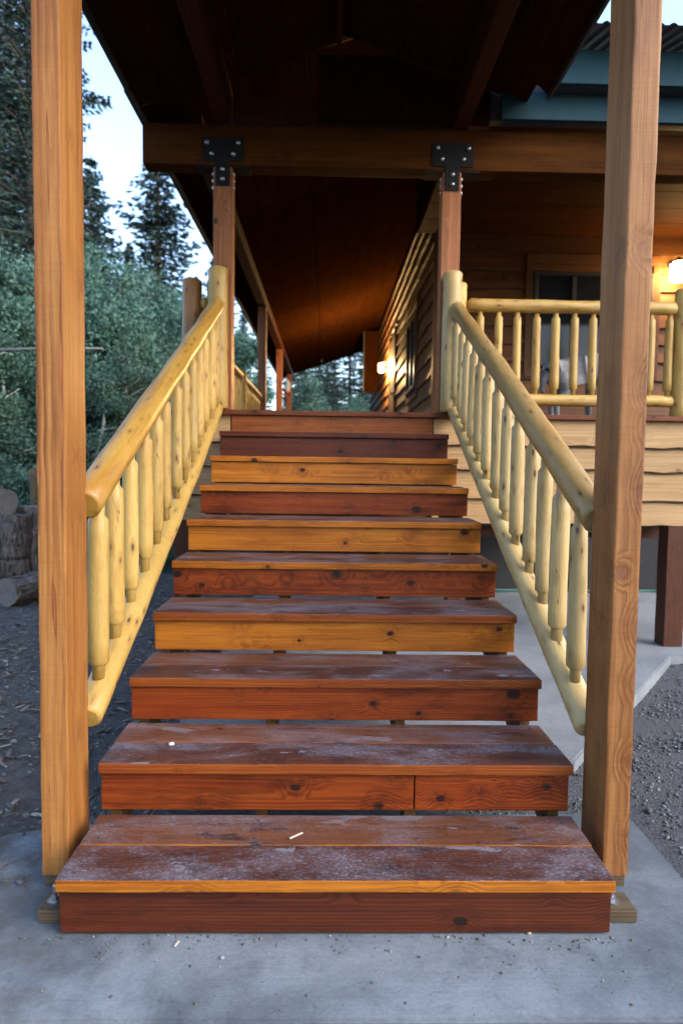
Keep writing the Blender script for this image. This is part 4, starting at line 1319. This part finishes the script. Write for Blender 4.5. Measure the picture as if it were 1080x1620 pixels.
place_tree('S', 8, 27, 27, 'tall dark spruce at the far left edge', FG, wide=1.2)
place_tree('s', 252, 29, 15.6, 'pointed spruce standing against the sky beside the roof edge', FG, wide=1.5)
place_tree('s', 345, 36, 14.2, 'smaller spruce tip showing just left of the upper post', FG, wide=1.3)
place_tree('s', 172, 40, 13.6, 'distant spruce low between the amber post and the pointed spruce', FG, wide=1.3)
place_tree('s', 150, 29, 14.5, 'dense spruce close behind the right edge of the amber post', FG, wide=1.4)
place_tree('s', 208, 35, 13.0, 'spruce tip filling the gap left of the pointed spruce', FG, wide=1.4)
place_tree('S', -70, 20, 22, 'spruce beyond the left edge of the view', FG)
place_tree('S', 1085, 34, 27, 'spruce crown showing above the metal roof at upper right', FG)
place_tree('S', 1150, 31, 25, 'spruce behind the cabin roof at the far right', FG)
for px, yd, hh, lab in (
        (-25, 15.5, 6.4, 'leafy aspen cut by the left edge of the picture'),
        (30, 14, 5.6, 'leafy aspen left of the amber post above the woodpile'),
        (95, 17, 7.2, 'leafy aspen hidden mostly behind the amber post'),
        (160, 15, 5.8, 'leafy aspen just right of the amber post'),
        (205, 18, 6.9, 'tall leafy aspen below the open sky gap'),
        (262, 16, 5.2, 'leafy aspen below the pointed spruce'),
        (310, 20, 6.6, 'leafy aspen behind the brown corner post of the deck'),
        (345, 24, 6.4, 'leafy aspen behind the left plated post'),
        (-90, 14, 6.5, 'leafy aspen beyond the left edge'),
        (130, 12.5, 3.6, 'low aspen sapling beside the amber post'),
        (10, 12, 4.3, 'low aspen sapling behind the woodpile'),
        (380, 27, 6.0, 'leafy aspen seen between left railing and porch posts'),
        (492, 25, 5.0, 'leafy aspen past the far end of the side porch'),
        (548, 29, 4.6, 'aspen right of centre past the far end of the side porch'),
        (235, 13.5, 3.8, 'low aspen sapling behind the middle of the left handrail')):
    place_tree('a', px, yd, hh, lab, 'leafy aspens on the left')
lab = 'dark spruce in the dense forest wall behind the aspens'
for i, px in enumerate(range(-160, 440, 34)):
    place_tree('s', px + random.uniform(-9, 9), random.uniform(33, 50), random.uniform(9.5, 12.0), lab, 'dense forest wall')
lab = 'dark spruce seen through the far end of the side porch'
for px, yd, hh in ((455, 33, 9), (480, 36, 12), (503, 40, 11), (527, 34, 9.5), (550, 44, 13), (572, 38, 10), (596, 46, 12), (620, 40, 11), (515, 52, 15), (585, 55, 14), (640, 50, 14)):
    place_tree('s', px, yd, hh, lab, 'spruces beyond the side porch')
for px, yd, hh, lab in (
        (-40, 10.5, 1.7, 'low shrub at the left edge of the view'), (40, 11, 1.5, 'low shrub behind the woodpile'),
        (150, 10, 1.3, 'low shrub right of the amber post'), (215, 11, 1.7, 'low shrub behind the lower left balusters'),
        (280, 12.5, 1.8, 'low shrub behind the upper left balusters'), (330, 14, 2.0, 'low shrub behind the left newel'),
        (400, 24, 2.4, 'shrub beyond the left deck railing'), (470, 27, 2.6, 'shrub past the far left end of the side porch'),
        (540, 28, 2.6, 'shrub past the far right end of the side porch'), (262, 9.0, 0.5, 'tiny green plant on the soil left of the deck')):
    place_tree('b', px, yd, hh, lab, 'shrubs at the forest edge')

lab = 'added unseen spruce behind the viewpoint, screening off low sky light'
for k in range(16):
    a = math.radians(100 + 160 * k / 15)          # unseen ring added to block low sky, dimming ceiling and window reflections
    rad_ = random.uniform(24, 31)
    x_, y_ = rad_ * math.sin(a), rad_ * math.cos(a) + 2
    o = place_tree('s', 517.5, 20, random.uniform(10, 14), lab, 'added trees behind the viewpoint', wide=1.5)
    o.location = (x_, y_, -0.1)

# ------------------------------------------------------------------ loose gravel, litter
ico = bmesh.new(); bmesh.ops.create_icosphere(ico, subdivisions=1, radius=1)
IV = np.array([v.co[:] for v in ico.verts]); IF = np.array([[v.index for v in f.verts] for f in ico.faces]); ico.free()
def scatter(name, n, pos, smin, smax, mat, label, flat=.6, power=2.0):
    V, F_ = [], []
    k = 0
    for i in range(n):
        p = pos()
        if p is None: continue
        s_ = smin + (smax - smin) * rng.random() ** power
        q = IV * (1 + rng.uniform(-.25, .25, (len(IV), 1))) * s_ * np.array([1, rng.uniform(.6, 1), flat * rng.uniform(.7, 1.2)])
        a = rng.uniform(0, 6.28); ca, sa = math.cos(a), math.sin(a)
        q = q @ np.array([[ca, -sa, 0], [sa, ca, 0], [0, 0, 1]])
        V.append(q + np.array([p[0], p[1], p[2] + s_ * flat * .3])); F_.append(IF + k * len(IV)); k += 1
    o = link(name, tri_mesh(name, np.concatenate(V), np.concatenate(F_)), mat)
    o['kind'] = 'stuff'; o['label'] = label
    return o
def in_slab(x, y):
    if -1.61 < x < 1.215 and 1.55 < y < 2.59: return True
    if y > 3.025 and x > -0.77:
        if y > 4.83 or x < 1.162 + (y - 3.03) * 1.372 / 1.8: return True
    return False
def pos_gravel():
    y = 1.5 + 4.2 * rng.random() ** 1.2; x = rng.uniform(.5, 4.2)
    if in_slab(x, y): return None
    return (x, y, gz(x, y))
scatter('gravel', 34000, pos_gravel, .0025, .013, 'gravel', 'grey gravel beside the concrete on the right', power=2.6)
def pos_left():
    y = 1.9 + 6.8 * rng.random() ** 1.15; x = rng.uniform(-4.6, -.6)
    if x / y < -.62: return None
    if y < 2.62 and x > -1.65:            # soil trails off over the edge of the pad
        if rng.random() > max(0, (y - 2.0) / 0.6) ** 2 * .8 + max(0, -.95 - x) * .3: return None
        return (x, y, 0.002)
    if in_slab(x, y): return None
    return (x, y, gz(x, y))
scatter('soil_stones', 9000, pos_left, .004, .02, 'gravel', 'small stones in the bare soil left of the stairs', power=2.6)
def chips(name, n, pos, label):
    V, F_ = [], []
    for i in range(n):
        p = pos()
        if p is None: continue
        L = .008 + .034 * rng.random() ** 2; w = L * rng.uniform(.1, .5); a = rng.uniform(0, 6.28); t = rng.uniform(-.35, .35); th = .003
        c = np.array([[-L, -w, 0], [L, -w * .8, 0], [L * .9, w, 0], [-L, w * .7, 0]])
        c[:, 2] += c[:, 0] * t + .008 + rng.uniform(0, .012)
        c = np.concatenate([c, c + np.array([0, 0, th])])
        ca, sa = math.cos(a), math.sin(a)
        c = c @ np.array([[ca, -sa, 0], [sa, ca, 0], [0, 0, 1]])
        k = len(V) * 8
        V.append(c + np.array(p)); F_.append(np.array([[0, 1, 2, 3], [7, 6, 5, 4], [0, 4, 5, 1], [1, 5, 6, 2], [2, 6, 7, 3], [3, 7, 4, 0]]) + k)
    o = link(name, tri_mesh(name, np.concatenate(V), np.concatenate(F_)), 'litter')
    o['kind'] = 'stuff'; o['label'] = label
chips('wood_chips', 7000, pos_left, 'wood chips and leaf litter scattered on the soil left of the stairs')

def pos_grit():
    if rng.random() < .55: return (rng.uniform(-.8, .9), 1.872 - abs(rng.normal()) * .035, .001)
    return (rng.uniform(-1.1, 1.15), rng.uniform(1.58, 1.88), .001)
scatter('pad_grit', 420, pos_grit, .0012, .0055, 'litter', 'fine grit and crumbs on the concrete in front of the bottom step', power=3.0)

# ------------------------------------------------------------------ small things lying about
def pebble(loc, s_, label, col, sd):
    v = [(x * s_[0] * (1 + .25 * noise.noise(Vector((x * 2, y * 2, z * 2 + sd)))), y * s_[1], z * s_[2]) for x, y, z in IV]
    bm = bmesh.new(); bmesh.ops.create_icosphere(bm, subdivisions=2, radius=1)
    for q in bm.verts:
        k = 1 + .28 * noise.noise(q.co * 1.6 + Vector((sd, 0, 0)))
        q.co = Vector((q.co.x * s_[0], q.co.y * s_[1], q.co.z * s_[2])) * k
    me = bpy.data.meshes.new('pebble'); bm.to_mesh(me); bm.free()
    for p in me.polygons: p.use_smooth = True
    tag(link('pebble', me, col, None, loc), label, 'pebble', 'loose pebbles')
white = plain('pale_stone', (0.45, 0.44, 0.43), .7)
greyst = plain('grey_stone', (0.22, 0.22, 0.23), .8, amt=.7)
tan = plain('tan_chip', (0.40, 0.27, 0.15), .8)
pebble((-0.447 * 1.0 * (523 - 277) / 1065 / .447 * 2.36, 2.36, 2 * RISE + .006), (.011, .009, .006), 'small white pebble on the second step', white, 1)
pebble((LP(80, 1.96), 1.965, .02), (.026, .020, .03), 'grey stone beside the left end of the bottom riser', greyst, 2)
pebble((LP(860, 1.88), 1.88, .004), (.008, .006, .005), 'tiny tan pebble on the concrete right of centre', tan, 3)
pebble((LP(354, 1.78), 1.78, .004), (.006, .005, .004), 'tiny dark pebble on the concrete left of centre', greyst, 4)
pebble((LP(1010, 1.92), 1.935, .006), (.011, .007, .007), 'dark pebble past the right end of the base plate', greyst, 5)
def splinter(a, b, w, label, mat):
    d = Vector(b) - Vector(a)
    me = box_mesh(d.length, w, w * .6, w * .12, 'sp%.4f' % (a[0] + b[1])).copy()
    for v in me.vertices:
        v.co.y += .12 * d.length * math.sin(v.co.x / d.length * 2.4) * .4
    o = link('wood_splinter', me, mat, None, ((Vector(a) + Vector(b)) / 2), (0, 0, math.atan2(d.y, d.x)))
    tag(o, label, 'splinter', 'wood splinters')
palewood = plain('pale_splinter', (0.40, 0.34, 0.26), .8)
zt_ = RISE + .003
splinter((LP(462, 2.06), 2.065, zt_), (LP(484, 2.07), 2.095, zt_), .006, 'pale wood splinter on the bottom step', palewood)
splinter((LP(434, 1.92), 1.925, .002), (LP(452, 1.92), 1.93, .002), .006, 'splinter on the concrete against the riser right of the first debris', palewood)
splinter((LP(224, 1.935), 1.93, .002), (LP(238, 1.935), 1.94, .002), .010, 'pale chip tucked under the bottom riser on the left', palewood)
splinter((LP(276, 1.83), 1.825, .002), (LP(282, 1.83), 1.845, .002), .006, 'small pale chip alone on the concrete apron', palewood)
splinter((LP(655, 1.93), 1.915, .002), (LP(663, 1.93), 1.94, .002), .012, 'dark wood chip under the bottom riser right of centre', tan)
